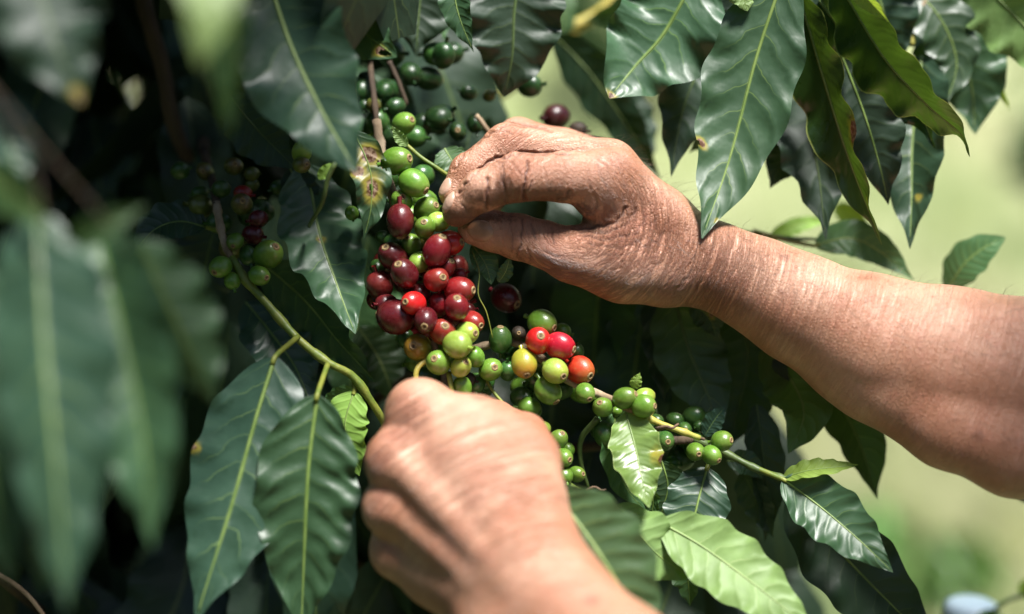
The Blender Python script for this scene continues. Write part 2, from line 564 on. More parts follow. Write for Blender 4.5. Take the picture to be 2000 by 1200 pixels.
def make_sdf(palm, fingers, k_palm=0.008, k_f=0.0007, k_join=0.006, k_seg=0.0035, carve=()):
    palm_c = [c for ch in palm for c in chain_cones(ch)]
    fing_c = [chain_cones(ch) for ch in fingers]
    carve_c = [c for ch in carve for c in chain_cones(ch)]

    palm_a = cone_arrays(palm_c)
    fing_a = [cone_arrays(fc) for fc in fing_c]

    @chunked
    def f(p):
        lo_, hi_ = p.min(0), p.max(0)
        cen, rad = (lo_ + hi_) / 2, np.linalg.norm(hi_ - lo_) / 2
        if rad > 0.15:
            cen = rad = None
        d = eval_group(p, palm_c, k_palm, palm_a if rad is not None else None, cen, rad)
        F = None
        for fc, fa in zip(fing_c, fing_a):
            e = eval_group(p, fc, k_seg, fa if rad is not None else None, cen, rad)
            F = e if F is None else smin(F, e, k_f)
        if F is not None:
            d = smin(d, F, k_join)
        for cc in carve_c:
            d = -smin(-d, sd_cone(p, *cc), 0.004)
        return d
    allc = palm_c + [c for fc in fing_c for c in fc]
    lo = np.min([np.minimum(c[0], c[1]) - max(c[2], c[3]) for c in allc], axis=0) - 0.006
    hi = np.max([np.maximum(c[0], c[1]) + max(c[2], c[3]) for c in allc], axis=0) + 0.006
    return f, lo, hi


def mesh_sdf(f, lo, hi, h, newton=1):
    B = 8
    nb = np.ceil((hi - lo) / (h * B)).astype(int)
    n = nb * B + 1
    cz = np.stack(np.meshgrid(*[np.arange(k) for k in nb], indexing='ij'), -1).reshape(-1, 3)
    cen = lo + (cz + 0.5) * h * B
    dc = np.concatenate([f(cen[i:i + 200000]) for i in range(0, len(cen), 200000)])
    arr = np.repeat(np.repeat(np.repeat(dc.reshape(nb), B, 0), B, 1), B, 2)
    arr = np.pad(arr, ((0, 1), (0, 1), (0, 1)), mode='edge').astype(np.float32)
    keep = cz[np.abs(dc) < h * B * 1.35]
    loc = np.stack(np.meshgrid(*[np.arange(B + 1)] * 3, indexing='ij'), -1).reshape(-1, 3)
    for i in range(0, len(keep), 16):
        idx = (keep[i:i + 16, None, :] * B + loc[None]).reshape(-1, 3)
        v = f(lo + idx * h)
        arr[idx[:, 0], idx[:, 1], idx[:, 2]] = v
    arr = np.clip(arr, -3 * h, 3 * h).astype(np.float32)
    g = openvdb.FloatGrid()
    g.background = float(3 * h)
    g.copyFromArray(np.ascontiguousarray(arr))
    pts, quads = g.convertToQuads(0.0)
    v = lo + np.asarray(pts, float) * h
    for _ in range(newton):
        nrm_v, d = grad_sdf(f, v)
        v = v - nrm_v * np.clip(d, -h, h)[:, None]
    nrm_v, d = grad_sdf(f, v)
    return v, np.asarray(quads)[:, ::-1], nrm_v


def grad_sdf(f, v):
    e = 0.0005
    g = np.zeros_like(v)
    m = np.zeros(len(v))
    for o in ((1, -1, -1), (-1, -1, 1), (-1, 1, -1), (1, 1, 1)):
        o = np.array(o, float)
        q = f(v + o * e)
        m += q / 4
        g += q[:, None] * o
    g /= np.maximum(np.linalg.norm(g, axis=1), 1e-12)[:, None]
    return g, m


def poly_dist(x, y, pts):
    best = np.full(len(x), 1e9)
    for (a, b) in zip(pts[:-1], pts[1:]):
        ax, ay = a; bx, by = b
        dx, dy = bx - ax, by - ay
        t = np.clip(((x - ax) * dx + (y - ay) * dy) / (dx * dx + dy * dy + 1e-9), 0, 1)
        best = np.minimum(best, np.hypot(x - ax - t * dx, y - ay - t * dy))
    return best


# ---- right arm and hand (reaching in from the right, pinching the cherries)
r_index = [(1192, 348, -8, 55), (1105, 346, -14, 48), (1012, 346, -17, 46), (942, 372, -17, 39), (900, 406, -13, 30), (890, 417, -11, 26)]
r_middle = [(1188, 328, 14, 52), (1095, 303, 13, 45), (990, 286, 11, 43), (914, 336, 5, 34), (884, 380, 2, 26)]
r_ring = [(1186, 322, 36, 49), (1100, 295, 36, 42), (1012, 272, 34, 40), (930, 330, 26, 30), (900, 372, 22, 24)]
r_little = [(1192, 342, 54, 44), (1120, 322, 55, 37), (1055, 312, 54, 34), (985, 362, 46, 27), (958, 398, 42, 23)]
r_thumb = [(1225, 520, -1, 62), (1112, 497, -2, 51), (1062, 477, 0, 44), (1012, 463, 1, 43), (960, 451, 1, 38), (926, 447, 1, 32)]
r_palm = [
    [(1196, 346, -6, 53), (1290, 440, 2, 60), (1352, 502, 8, 66)],
    [(1190, 330, 16, 53), (1290, 432, 16, 58), (1360, 500, 18, 64)],
    [(1190, 332, 36, 49), (1290, 440, 34, 58), (1360, 506, 30, 62)],
    [(1195, 345, 52, 44), (1290, 455, 48, 56), (1360, 512, 38, 60)],
    # thenar and web
    [(1140, 501, -1, 50), (1215, 518, -2, 66), (1300, 522, 4, 72), (1370, 520, 10, 74)],
    [(1190, 385, -4, 40), (1225, 465, 0, 52), (1265, 510, 2, 60)],
    [(1152, 398, -10, 26), (1185, 388, -8, 34)],
    [(1168, 428, 4, 28), (1210, 455, 4, 40)],
    # palm ulnar side
    [(1200, 395, 40, 40), (1290, 500, 36, 58)],
    # wrist and forearm, two bones wide in depth
    [(1352, 502, 10, 70), (1405, 522, 6, 76), (1480, 558, 4, 88), (1560, 602, 2, 101), (1700, 672, 0, 132), (1850, 726, -2, 162), (2000, 768, -6, 180), (2160, 820, -14, 178), (2330, 880, -22, 150)],
    [(1355, 506, 34, 66), (1480, 562, 36, 82), (1560, 604, 38, 94), (1700, 670, 42, 122), (1850, 724, 44, 148), (2000, 764, 42, 165), (2330, 880, 22, 150)],
    # flexor ridge along the lower forearm
    [(1560, 640, 8, 40), (1700, 760, -10, 54), (1850, 836, -24, 74), (1980, 880, -32, 86), (2150, 930, -32, 70)],
]
rf, rlo, rhi = make_sdf(r_palm, [r_index, r_middle, r_ring, r_little, r_thumb])

r_grooves = [  # polyline in photo pixels, half width, depth (px), darkening: soil, painted shade in clefts
    ([(1030, 318), (1024, 360), (1024, 382), (1028, 402)], 3.0, 7.5, 1.0),      # index PIP, underside
    ([(952, 350), (949, 380), (952, 410)], 3.0, 7.0, 1.0),                          # index DIP
    ([(980, 322), (984, 350), (987, 372), (988, 398)], 2.2, 3.0, 0.9),
    ([(1042, 356), (1034, 370), (1030, 378)], 1.8, 2.6, 0.8),
    ([(1112, 372), (1106, 385), (1092, 392)], 2.6, 4.5, 0.9),
    ([(1075, 350), (1074, 374)], 1.6, 1.4, 0.5),
    ([(1000, 318), (1014, 338), (1026, 352)], 2.0, 1.6, 0.3),
    ([(972, 318), (978, 345), (986, 366)], 2.0, 1.4, 0.25),
    ([(1062, 310), (1064, 340), (1068, 372)], 1.8, 0.9, 0.1),
    # clefts between the fingers, shade painted in dark to part them
    ([(1110, 300), (1060, 299), (1012, 299), (967, 311), (932, 335), (907, 360), (895, 378)], 2.6, 5.0, 0.7),
    ([(1075, 256), (1030, 246), (990, 244), (952, 262), (908, 300), (888, 334)], 2.4, 4.0, 0.5),
    # boundary wrinkles over index PIP and middle finger
    ([(1005, 301), (1045, 300), (1075, 304)], 2.4, 2.2, 0.25),
    ([(960, 312), (972, 318), (985, 318)], 1.8, 1.4, 0.3),
    ([(962, 300), (972, 312)], 1.8, 1.4, 0.3), ([(970, 292), (981, 306)], 1.8, 1.4, 0.3), ([(980, 286), (990, 300)], 1.8, 1.4, 0.3),
    ([(1090, 290), (1105, 294), (1118, 291)], 2.0, 1.8, 0.5),
    ([(978, 262), (986, 258), (1000, 262)], 2.0, 1.8, 0.3), ([(1003, 250), (1010, 262)], 1.8, 1.4, 0.2),
    ([(900, 398), (907, 404), (911, 414)], 1.6, 1.8, 0.9),
    # base of the index finger
    ([(1143, 318), (1146, 345), (1156, 372)], 2.2, 1.6, 0.2), ([(1165, 318), (1172, 345), (1182, 365)], 2.2, 1.6, 0.2),
    ([(1160, 380), (1166, 400), (1160, 412)], 2.6, 2.6, 0.3), ([(1128, 402), (1145, 416), (1160, 412)], 2.4, 2.6, 0.4),
    # thumb: joint creases
    ([(1020, 427), (1018, 450), (1018, 480), (1010, 503)], 2.6, 3.6, 0.75),
    ([(1036, 436), (1044, 452), (1048, 470)], 2.2, 2.6, 0.6),
    ([(1076, 444), (1079, 462), (1084, 480)], 2.2, 2.2, 0.5),
    ([(1000, 432), (998, 455), (1001, 485)], 2.0, 1.2, 0.4), ([(1030, 485), (1034, 505), (1030, 515)], 2.0, 1.6, 0.4),
    ([(1058, 490), (1080, 500), (1100, 500)], 2.0, 1.2, 0.3),
    # web folds
    ([(1118, 446), (1160, 446), (1205, 432), (1222, 405)], 2.8, 3.4, 0.6),
    ([(1128, 452), (1175, 456), (1222, 444), (1244, 410)], 2.6, 2.6, 0.45),
    ([(1140, 462), (1190, 470), (1240, 456), (1262, 420)], 2.4, 2.2, 0.4),
    ([(1150, 476), (1205, 486), (1260, 468), (1284, 424)], 2.4, 1.9, 0.35),
    ([(1185, 500), (1240, 496), (1284, 468), (1304, 430)], 2.2, 1.6, 0.3),
    ([(1298, 560), (1330, 520), (1342, 470), (1340, 440)], 2.4, 1.6, 0.3),
    ([(1315, 575), (1352, 530), (1364, 480), (1360, 450)], 2.4, 1.5, 0.3),
    ([(1345, 585), (1380, 540), (1392, 490), (1388, 460)], 2.4, 1.4, 0.25),
    ([(1232, 345), (1236, 372), (1228, 395)], 2.2, 1.2, 0.15), ([(1208, 330), (1213, 352), (1220, 372)], 2.2, 1.2, 0.15),
]


def arm_attributes(v, nv, f, grooves, centre, dirt_zones, wr_zones, wr_px=9.0):
    x, y, d = unproject(v)
    facing = np.clip((nv @ (-FWD)) * 2.2 + 0.25, 0, 1)
    crease = np.zeros(len(v))
    disp = np.zeros(len(v))
    rr = np.random.default_rng(5)
    wob = 3.0 * np.sin(x * 0.11 + y * 0.07) + 2.0 * np.sin(x * 0.23 - y * 0.19)
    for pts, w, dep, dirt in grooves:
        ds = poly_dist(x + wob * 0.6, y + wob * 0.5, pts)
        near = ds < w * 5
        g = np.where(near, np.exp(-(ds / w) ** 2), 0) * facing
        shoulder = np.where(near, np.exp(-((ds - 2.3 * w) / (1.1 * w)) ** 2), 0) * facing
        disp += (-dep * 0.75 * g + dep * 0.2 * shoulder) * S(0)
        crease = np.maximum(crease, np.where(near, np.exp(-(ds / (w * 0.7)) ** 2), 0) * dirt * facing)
    dirt = np.zeros(len(v))
    for (zx, zy, rx, ry, amt) in dirt_zones:
        dirt = np.maximum(dirt, amt * np.exp(-((x - zx) / rx) ** 2 - ((y - zy) / ry) ** 2))
    wm = np.full(len(v), 0.10)
    for (zx, zy, rx, ry, amt) in wr_zones:
        wm = np.maximum(wm, amt * np.exp(-((x - zx) / rx) ** 2 - ((y - zy) / ry) ** 2))
    rad = np.hypot(x - centre[0], y - centre[1])
    th = np.arctan2(y - centre[1], x - centre[0])
    ws = np.stack([rad / wr_px, th * 2.2, d / 30.0], -1)
    return v + nv * disp[:, None], crease, dirt, wm, ws


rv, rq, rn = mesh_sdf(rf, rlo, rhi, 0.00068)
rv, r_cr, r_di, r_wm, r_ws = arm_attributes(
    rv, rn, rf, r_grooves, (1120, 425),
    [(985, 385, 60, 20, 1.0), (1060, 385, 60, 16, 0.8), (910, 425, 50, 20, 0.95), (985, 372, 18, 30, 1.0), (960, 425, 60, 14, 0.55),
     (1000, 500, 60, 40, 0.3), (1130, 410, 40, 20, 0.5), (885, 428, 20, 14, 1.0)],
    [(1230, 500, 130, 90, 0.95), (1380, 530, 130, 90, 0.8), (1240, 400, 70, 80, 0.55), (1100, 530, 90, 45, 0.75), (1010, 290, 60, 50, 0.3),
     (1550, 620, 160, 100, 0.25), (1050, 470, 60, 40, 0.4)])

# ---- left arm and hand (closed round the branch, nearer the lens)
l_index = [(816, 804, -52, 61), (838, 792, -22, 44), (872, 800, -2, 38), (905, 850, 0, 32), (905, 900, -16, 28)]
l_middle = [(774, 900, -65, 60), (775, 880, -24, 44), (810, 870, 2, 38), (855, 905, 2, 32), (870, 940, -18, 28)]
l_ring = [(766, 992, -63, 56), (760, 985, -24, 42), (800, 965, 0, 36), (850, 985, -2, 30), (865, 1010, -20, 27)]
l_little = [(776, 1078, -55, 50), (770, 1075, -22, 38), (805, 1055, -4, 32), (850, 1060, -8, 27), (865, 1070, -24, 24)]
l_thumb = [(1035, 900, -62, 56), (1022, 856, -38, 48), (965, 826, -16, 42), (900, 816, -4, 36)]
l_palm = [
    [(822, 806, -50, 58), (900, 900, -66, 66), (1040, 1090, -88, 84)],
    [(784, 900, -62, 54), (880, 985, -74, 60), (1020, 1130, -94, 84)],
    [(772, 990, -60, 50), (860, 1050, -70, 58), (985, 1160, -90, 80)],
    [(780, 1076, -50, 46), (850, 1120, -60, 56), (950, 1180, -78, 76)],
    # inside of the palm, kept back from the knuckles
    [(880, 940, -40, 70), (1000, 1080, -62, 90)],
    # first web and thumb metacarpal
    [(850, 820, -52, 52), (930, 836, -56, 54), (1000, 856, -58, 52)],
    [(1030, 900, -62, 60), (1030, 1000, -76, 70), (1040, 1090, -86, 80)],
    [(930, 890, -64, 72), (1010, 960, -74, 72)],
    # flesh between the metacarpals
    [(800, 853, -48, 46), (960, 1030, -76, 70)], [(776, 945, -48, 42), (920, 1075, -74, 64)], [(780, 1033, -44, 42), (900, 1120, -68, 60)],
    # extensor tendons standing up a little on the back of the hand
    [(818, 796, -55, 24), (905, 915, -76, 14), (1010, 1080, -102, 13)],
    [(766, 902, -69, 24), (860, 990, -83, 14), (985, 1120, -106, 13)],
    [(756, 990, -66, 22), (840, 1050, -77, 13), (960, 1150, -100, 13)],
    [(764, 1076, -58, 20), (830, 1110, -67, 13), (930, 1180, -90, 13)],
    # wrist and forearm
    [(1045, 1095, -88, 88), (1090, 1190, -100, 110), (1200, 1320, -122, 135), (1400, 1560, -150, 170), (1640, 1850, -172, 190)],
    [(965, 1165, -80, 82), (1010, 1250, -92, 108), (1120, 1370, -112, 130), (1400, 1580, -146, 165), (1640, 1850, -172, 190)],
]
lf, llo, lhi = make_sdf(l_palm, [l_index, l_middle, l_ring, l_little, l_thumb], k_palm=0.010)
lv, lq, ln = mesh_sdf(lf, llo, lhi, 0.0012)
lv, l_cr, l_di, l_wm, l_ws = arm_attributes(
    lv, ln, lf, [([(760, 950), (820, 1010), (900, 1100)], 18, 3.5, 0.0), ([(752, 1035), (810, 1075), (870, 1130)], 16, 3.5, 0.0),
                 ([(770, 850), (850, 930), (940, 1040)], 16, 3, 0.0)],
    (1100, 1300), [], [(900, 1000, 200, 200, 0.35), (780, 830, 60, 60, 0.7), (745, 900, 40, 40, 0.7), (745, 995, 40, 40, 0.6)], wr_px=12.0)

# ---- trunk, head and legs of the picker (outside the frame on the right)
W = np.array


def body_sdf_factory(cones, k):
    def f(p):
        return eval_group(p, cones, k)
    lo = np.min([np.minimum(c[0], c[1]) - max(c[2], c[3]) for c in cones], axis=0) - 0.03
    hi = np.max([np.maximum(c[0], c[1]) + max(c[2], c[3]) for c in cones], axis=0) + 0.03
    return f, lo, hi


R_SH = P(3700, 450, -100)
L_SH = P(3300, 1700, -300)
L_EL = P(1640, 1850, -172)
R_EL = P(2330, 880, -5)
SHM = (R_SH + L_SH) / 2 + W([0.10, 0.0, 0.0])
HIP = W([SHM[0] + 0.10, SHM[1], 0.90])
GA = ground_h(HIP[0], HIP[1])
fw = nrm(W([-1, 0, 0])); sd = nrm(W([0, -1, 0]))
NECK = SHM + W([-0.02, 0, 0.12])
HEAD = NECK + W([-0.05, 0, 0.14])
torso = [(R_SH, SHM, 0.06, 0.11), (L_SH, SHM, 0.06, 0.11), (SHM - W([0, 0.09, 0.05]), HIP - W([0, 0.07, 0]), 0.10, 0.11),
         (SHM + W([0, 0.09, -0.05]), HIP + W([0, 0.07, 0]), 0.10, 0.11)]
legs = []
for s in (-1, 1):
    hj = HIP + W([0, 0.09 * s, -0.04]); kn = W([HIP[0] - 0.03, HIP[1] + 0.11 * s, 0.48]); an = W([HIP[0] + 0.01, HIP[1] + 0.12 * s, 0.08])
    legs += [(hj, kn, 0.09, 0.062), (kn, an, 0.062, 0.042), (an - W([0, 0, 0.035]), an + W([-0.16, 0, -0.045]), 0.045, 0.034)]
headc = [(SHM, NECK, 0.075, 0.055), (NECK, HEAD - W([0, 0, 0.03]), 0.055, 0.068), (HEAD - W([0, 0, 0.03]), HEAD + W([0.012, 0, 0.045]), 0.070, 0.088),
         (HEAD + W([-0.07, 0, -0.055]), HEAD + W([-0.03, 0, -0.05]), 0.032, 0.05), (HEAD + W([-0.085, 0, 0.015]), HEAD + W([-0.105, 0, -0.022]), 0.008, 0.015),
         (HEAD + W([0.0, 0.078, 0.01]), HEAD + W([0.0, 0.085, -0.035]), 0.016, 0.012), (HEAD + W([0.0, -0.078, 0.01]), HEAD + W([0.0, -0.085, -0.035]), 0.016, 0.012),
         (HEAD + W([-0.082, -0.02, -0.062]), HEAD + W([-0.082, 0.02, -0.062]), 0.008, 0.008)]
torso_arms = [(R_EL, R_SH, 0.038, 0.058), (L_EL, L_SH, 0.036, 0.058)]
bf_, blo, bhi = body_sdf_factory(torso + torso_arms + legs + headc, 0.03)
bv, bq, bn = mesh_sdf(bf_, blo, bhi, 0.009)

person = empty('person', W([HIP[0], HIP[1], ground_h(HIP[0], HIP[1])]))
tag(person, 'person reaching in with two bare weathered hands to pick ripe coffee cherries', 'person')
allv = np.concatenate([rv, lv, bv])
allq = np.concatenate([rq, lq + len(rv), bq + len(rv) + len(lv)])
body = mesh_obj('body', allv, allq, M['skin'], person)
nb_ = len(bv)
z1 = np.zeros(nb_)


def set_attr(me, name, kind, data):
    a = me.attributes.new(name, kind, 'POINT')
    a.data.foreach_set('vector' if kind == 'FLOAT_VECTOR' else 'value', np.ascontiguousarray(data, dtype=np.float32).ravel())


set_attr(body.data, 'crease', 'FLOAT', np.concatenate([r_cr, l_cr, z1]))
set_attr(body.data, 'dirt', 'FLOAT', np.concatenate([r_di, l_di, z1]))
def flush_of(v, zones):
    x, y, d = unproject(v)
    o = np.zeros(len(v))
    for zx, zy, r_ in zones:
        o = np.maximum(o, np.exp(-((x - zx) ** 2 + (y - zy) ** 2) / r_ ** 2))
    return o


set_attr(body.data, 'flush', 'FLOAT', np.concatenate([
    flush_of(rv, [(1010, 340, 30), (995, 275, 30), (1195, 300, 45), (1100, 500, 60), (1240, 430, 60)]),
    flush_of(lv, [(800, 800, 46), (760, 850, 40), (735, 900, 40), (735, 995, 36), (745, 1080, 36), (840, 880, 40), (1010, 840, 40), (880, 1060, 60), (930, 930, 36), (1000, 1010, 40)]), z1]))
set_attr(body.data, 'wrinkle_mask', 'FLOAT', np.concatenate([r_wm, l_wm, z1]))
set_attr(body.data, 'wrinkle_space', 'FLOAT_VECTOR', np.concatenate([r_ws, l_ws, bv * 30]))


# ---- fingernails
def nail(f, px, py, d, axis, normal, L, Wd, mat, curve=0.8):
    """axis and normal as camera-space triples (right, down, away)."""
    def cs(t):
        return nrm(RGT * t[0] - UPV * t[1] + FWD * t[2])
    ax = cs(axis); nn = cs(normal)
    nn = nrm(nn - ax * np.dot(nn, ax))
    side = np.cross(ax, nn)
    c = P(px, py, d)
    nu, nv = 14, 11
    half_l, half_w = L * S(d) / 2, Wd * S(d) / 2
    top = []
    for i in range(nu):
        u = -1 + 2 * i / (nu - 1)
        wd = (max(0.0, 1 - abs(u) ** 3.4)) ** 0.5 if u < 0 else (max(0.0, 1 - abs(u) ** 3.0)) ** 0.5
        wd = max(wd, 0.12)
        for j in range(nv):
            vv = -1 + 2 * j / (nv - 1)
            top.append(c + ax * u * half_l + side * vv * wd * half_w + nn * 0.012)
    top = np.array(top)
    for _ in range(24):                          # drop the plate on to the finger
        dist = f(top)
        top = top - nn * np.clip(dist, -0.004, 0.004)[:, None] * 0.8
    # smooth the plate so it is a clean curved nail
    g = top.reshape(nu, nv, 3)
    for _ in range(6):
        g2 = g.copy()
        g2[1:-1] = (g[:-2] + 2 * g[1:-1] + g[2:]) / 4
        g = g2.copy()
        g2[:, 1:-1] = (g[:, :-2] + 2 * g[:, 1:-1] + g[:, 2:]) / 4
        g = g2
    lift = np.zeros((nu, nv))
    for i in range(nu):
        u = -1 + 2 * i / (nu - 1)
        for j in range(nv):
            vv = -1 + 2 * j / (nv - 1)
            e = max(abs(u), abs(vv))
            lift[i, j] = 0.0009 * (1 - 0.8 * e ** 4) + (0.0003 if u > 0.6 else 0)
    up = (g + nn * lift[..., None]).reshape(-1, 3)
    dn = (g - nn * 0.0006).reshape(-1, 3)
    verts = np.concatenate([up, dn])
    n = nu * nv
    faces = []
    for i in range(nu - 1):
        for j in range(nv - 1):
            a, b, c2, d2 = i * nv + j, i * nv + j + 1, (i + 1) * nv + j + 1, (i + 1) * nv + j
            faces.append([a, b, c2, d2]); faces.append([n + a, n + d2, n + c2, n + b])
    ring = [(0, j) for j in range(nv)] + [(i, nv - 1) for i in range(1, nu)] + [(nu - 1, j) for j in range(nv - 2, -1, -1)] + [(i, 0) for i in range(nu - 2, 0, -1)]
    ring = [i * nv + j for i, j in ring]
    for a, b in zip(ring, ring[1:] + ring[:1]):
        faces.append([a, n + a, n + b, b])
    return mesh_obj('fingernail', verts, faces, mat, person)


nail(rf, 938, 452, -8, (-0.98, -0.10, 0.15), (-0.05, 0.12, -1.0), 54, 44, M['nail_thumb'])
nail(rf, 886, 400, -14, (-0.50, 0.85, 0.1), (-0.62, -0.34, -0.70), 46, 34, M['nail'])
nail(rf, 874, 370, 0, (-0.50, 0.85, 0.1), (-0.74, -0.42, -0.52), 42, 32, M['nail'])
nail(rf, 886, 362, 20, (-0.42, 0.85, 0.1), (-0.86, -0.42, -0.1), 32, 30, M['nail'])

# ---- fine hair on the right forearm (thin tapered strips, one mesh)
hv, hf = [], []
hr = np.random.default_rng(11)
sel = np.where((unproject(rv)[0] > 1120) & (unproject(rv)[0] < 2080) & (rn @ UPV > 0.1) & (unproject(rv)[1] > 250))[0]
axis_dir = nrm(P(1500, 570, 0) - P(1950, 760, 0))
for i in hr.choice(sel, 1500, replace=False):
    p, nn = rv[i], rn[i]
    L = hr.uniform(0.005, 0.012)
    t = nrm(axis_dir * hr.uniform(0.3, 1.0) * -1 + nn * hr.uniform(0.35, 0.9) + hr.normal(0, 0.25, 3))
    sd_ = nrm(np.cross(t, nn)) * 0.00006
    b = len(hv)
    pts = [p, p + t * L * 0.5, p + t * L + axis_dir * -1 * L * 0.25]
    for q, w in zip(pts, (1, 0.8, 0.25)):
        hv += [q - sd_ * w, q + sd_ * w]
    hf += [[b, b + 1, b + 3, b + 2], [b + 2, b + 3, b + 5, b + 4]]
tag(mesh_obj('arm_hair', hv, hf, M['hair'], person), kind='stuff')

# ---- clothing (out of frame)
M['shirt'] = plain_mat('cotton_shirt', (0.20, 0.26, 0.33), (0.26, 0.32, 0.40), 30, 0.9, 0.002, 300)
M['trousers'] = plain_mat('work_trousers', (0.06, 0.055, 0.05), (0.10, 0.09, 0.08), 25, 0.9, 0.002, 300)
M['boot'] = plain_mat('rubber_boot', (0.02, 0.02, 0.02), (0.04, 0.035, 0.03), 30, 0.5)
M['straw'] = plain_mat('straw_hat', (0.45, 0.34, 0.17), (0.55, 0.43, 0.24), 60, 0.8, 0.002, 300)
sh = [(a, b, ra + 0.014, rb + 0.014) for a, b, ra, rb in torso]
sh += [(R_EL * 0.55 + R_SH * 0.45, R_SH, 0.066, 0.085), (L_EL * 0.55 + L_SH * 0.45, L_SH, 0.064, 0.085)]
sf, slo, shi = body_sdf_factory(sh, 0.025)
sv, sq, sn = mesh_sdf(sf, slo, shi, 0.009)
mesh_obj('shirt', sv, sq, M['shirt'], person)
tr = [(HIP + W([0, -0.06, 0.04]), HIP + W([0, 0.06, 0.04]), 0.13, 0.13)]
bt = []
for k, (a, b, ra, rb) in enumerate(legs):
    if k % 3 < 2:
        tr.append((a, b, ra + 0.018, rb + 0.02))
    else:
        bt.append((a, b, ra + 0.012, rb + 0.010))
tf, tlo, thi = body_sdf_factory(tr, 0.02)
tv, tq, tn = mesh_sdf(tf, tlo, thi, 0.010)
mesh_obj('trousers', tv, tq, M['trousers'], person)
for b_ in bt:
    f1, lo1, hi1 = body_sdf_factory([b_], 0.01)
    v1, q1, n1_ = mesh_sdf(f1, lo1, hi1, 0.006)
    v1[:, 2] = np.maximum(v1[:, 2], 0.0)
    mesh_obj('boot', v1, q1, M['boot'], person)
# straw hat: lathe
prof = [(0.001, 0.155), (0.06, 0.15), (0.085, 0.13), (0.096, 0.07), (0.10, 0.05), (0.14, 0.045), (0.19, 0.052), (0.19, 0.048), (0.14, 0.040), (0.097, 0.044)]
hv2, hf2 = [], []
for r_, z_ in prof:
    for k in range(32):
        a_ = 2 * math.pi * k / 32
        hv2.append(HEAD + W([0.01, 0, 0.0]) + W([r_ * math.cos(a_), r_ * math.sin(a_), z_ + 0.012]))
for i in range(len(prof) - 1):
    for k in range(32):
        hf2.append([i * 32 + k, i * 32 + (k + 1) % 32, (i + 1) * 32 + (k + 1) % 32, (i + 1) * 32 + k])
mesh_obj('hat', hv2, hf2, M['straw'], person)

# ---------------------------------------------------------------- the coffee shrub
trunk_top = P(330, -500, 190)
trunk_foot = np.array([trunk_top[0] - 0.05, trunk_top[1] + 0.04, 0.0])
trunk_foot[2] = ground_h(trunk_foot[0], trunk_foot[1]) - 0.02
shrub = empty('coffee_shrub', trunk_foot)
tag(shrub, 'fruiting coffee shrub with glossy wavy leaves and clusters of red and green cherries', 'shrub')
near_top = P(-150, -300, -150)
near_foot = np.array([near_top[0] - 0.10, near_top[1] - 0.02, 0.0])
near_shrub = empty('coffee_shrub', near_foot)
tag(near_shrub, 'out of focus coffee shrub with broad drooping leaves, standing in front of the fruiting shrub', 'shrub')


def leaf_profile(u, tip):
    a = np.sin(np.pi * np.clip(u, 0, 1) ** 0.88) ** 0.8
    b = (u ** 0.62) * ((1 - u) ** 1.12)
    b = b / b.max()
    # drip tip: last stretch narrows to a slim point
    b = b * (1 - 0.45 * tip * np.exp(-((u - 0.93) / 0.07) ** 2))
    w = (1 - tip) * a + tip * b
    return np.maximum(w, 0.0)


def leaf_geo(curve, side0, nor0, half_w, roll=0.0, fold=10.0, wave=0.10, nwave=4.5, tip=0.8, seed=0, nv=12, quilt=0.016, cup=0.0, twist=0.0):
    r = random.Random(seed)
    nu = len(curve)
    u = np.linspace(0, 1, nu)
    w = leaf_profile(u, tip) * half_w
    w = np.maximum(w, half_w * 0.012)
    T_ = np.gradient(curve, axis=0)
    T_ /= np.linalg.norm(T_, axis=1)[:, None]
    ph = (r.uniform(0, 6.28), r.uniform(0, 6.28))
    f2 = (nwave * r.uniform(0.85, 1.2), nwave * r.uniform(0.85, 1.2))
    ph2 = (r.uniform(0, 6.28), r.uniform(0, 6.28))
    vs = np.linspace(-1, 1, 2 * nv + 1)
    verts = np.zeros((nu, len(vs), 3))
    for i in range(nu):
        t = T_[i]
        s = side0[i] - t * np.dot(side0[i], t)
        s = nrm(s)
        n = nrm(np.cross(s, t))
        a = R(roll + twist * (u[i] - 0.5))
        s, n = s * math.cos(a) + n * math.sin(a), n * math.cos(a) - s * math.sin(a)
        fa = R(fold)
        for j, v in enumerate(vs):
            k = 0 if v < 0 else 1
            av = abs(v)
            wig = 1 + 0.055 * math.sin(2 * math.pi * f2[k] * 1.0 * u[i] + ph2[k])
            lat = v * w[i] * wig * math.cos(fa)
            hgt = av * w[i] * math.sin(fa)
            env = math.sin(math.pi * min(1, u[i] * 1.02)) ** 0.5 if 0 < u[i] < 0.98 else 0
            hgt += 1.35 * wave * half_w * env * av ** 2.2 * (math.sin(2 * math.pi * f2[k] * u[i] + ph[k]) + 0.35 * math.sin(2 * math.pi * f2[k] * 2.1 * u[i] + ph2[k]))
            pv = 10 * u[i] - 1.35 * av ** 1.3 + (0.37 if v > 0 else 0)
            hgt += quilt * half_w * env * (av ** 0.7) * (1 - av ** 4) * -math.cos(2 * math.pi * (pv - 0.5)) * -1
            hgt += cup * w[i] * av * av
            hgt += half_w * env * (0.05 * math.sin(5.1 * u[i] + 1.9 * v + ph[0]) + 0.03 * math.sin(9.7 * u[i] - 2.6 * v + ph[1]) * av)
            verts[i, j] = curve[i] + s * lat + n * hgt
    return verts, u, vs


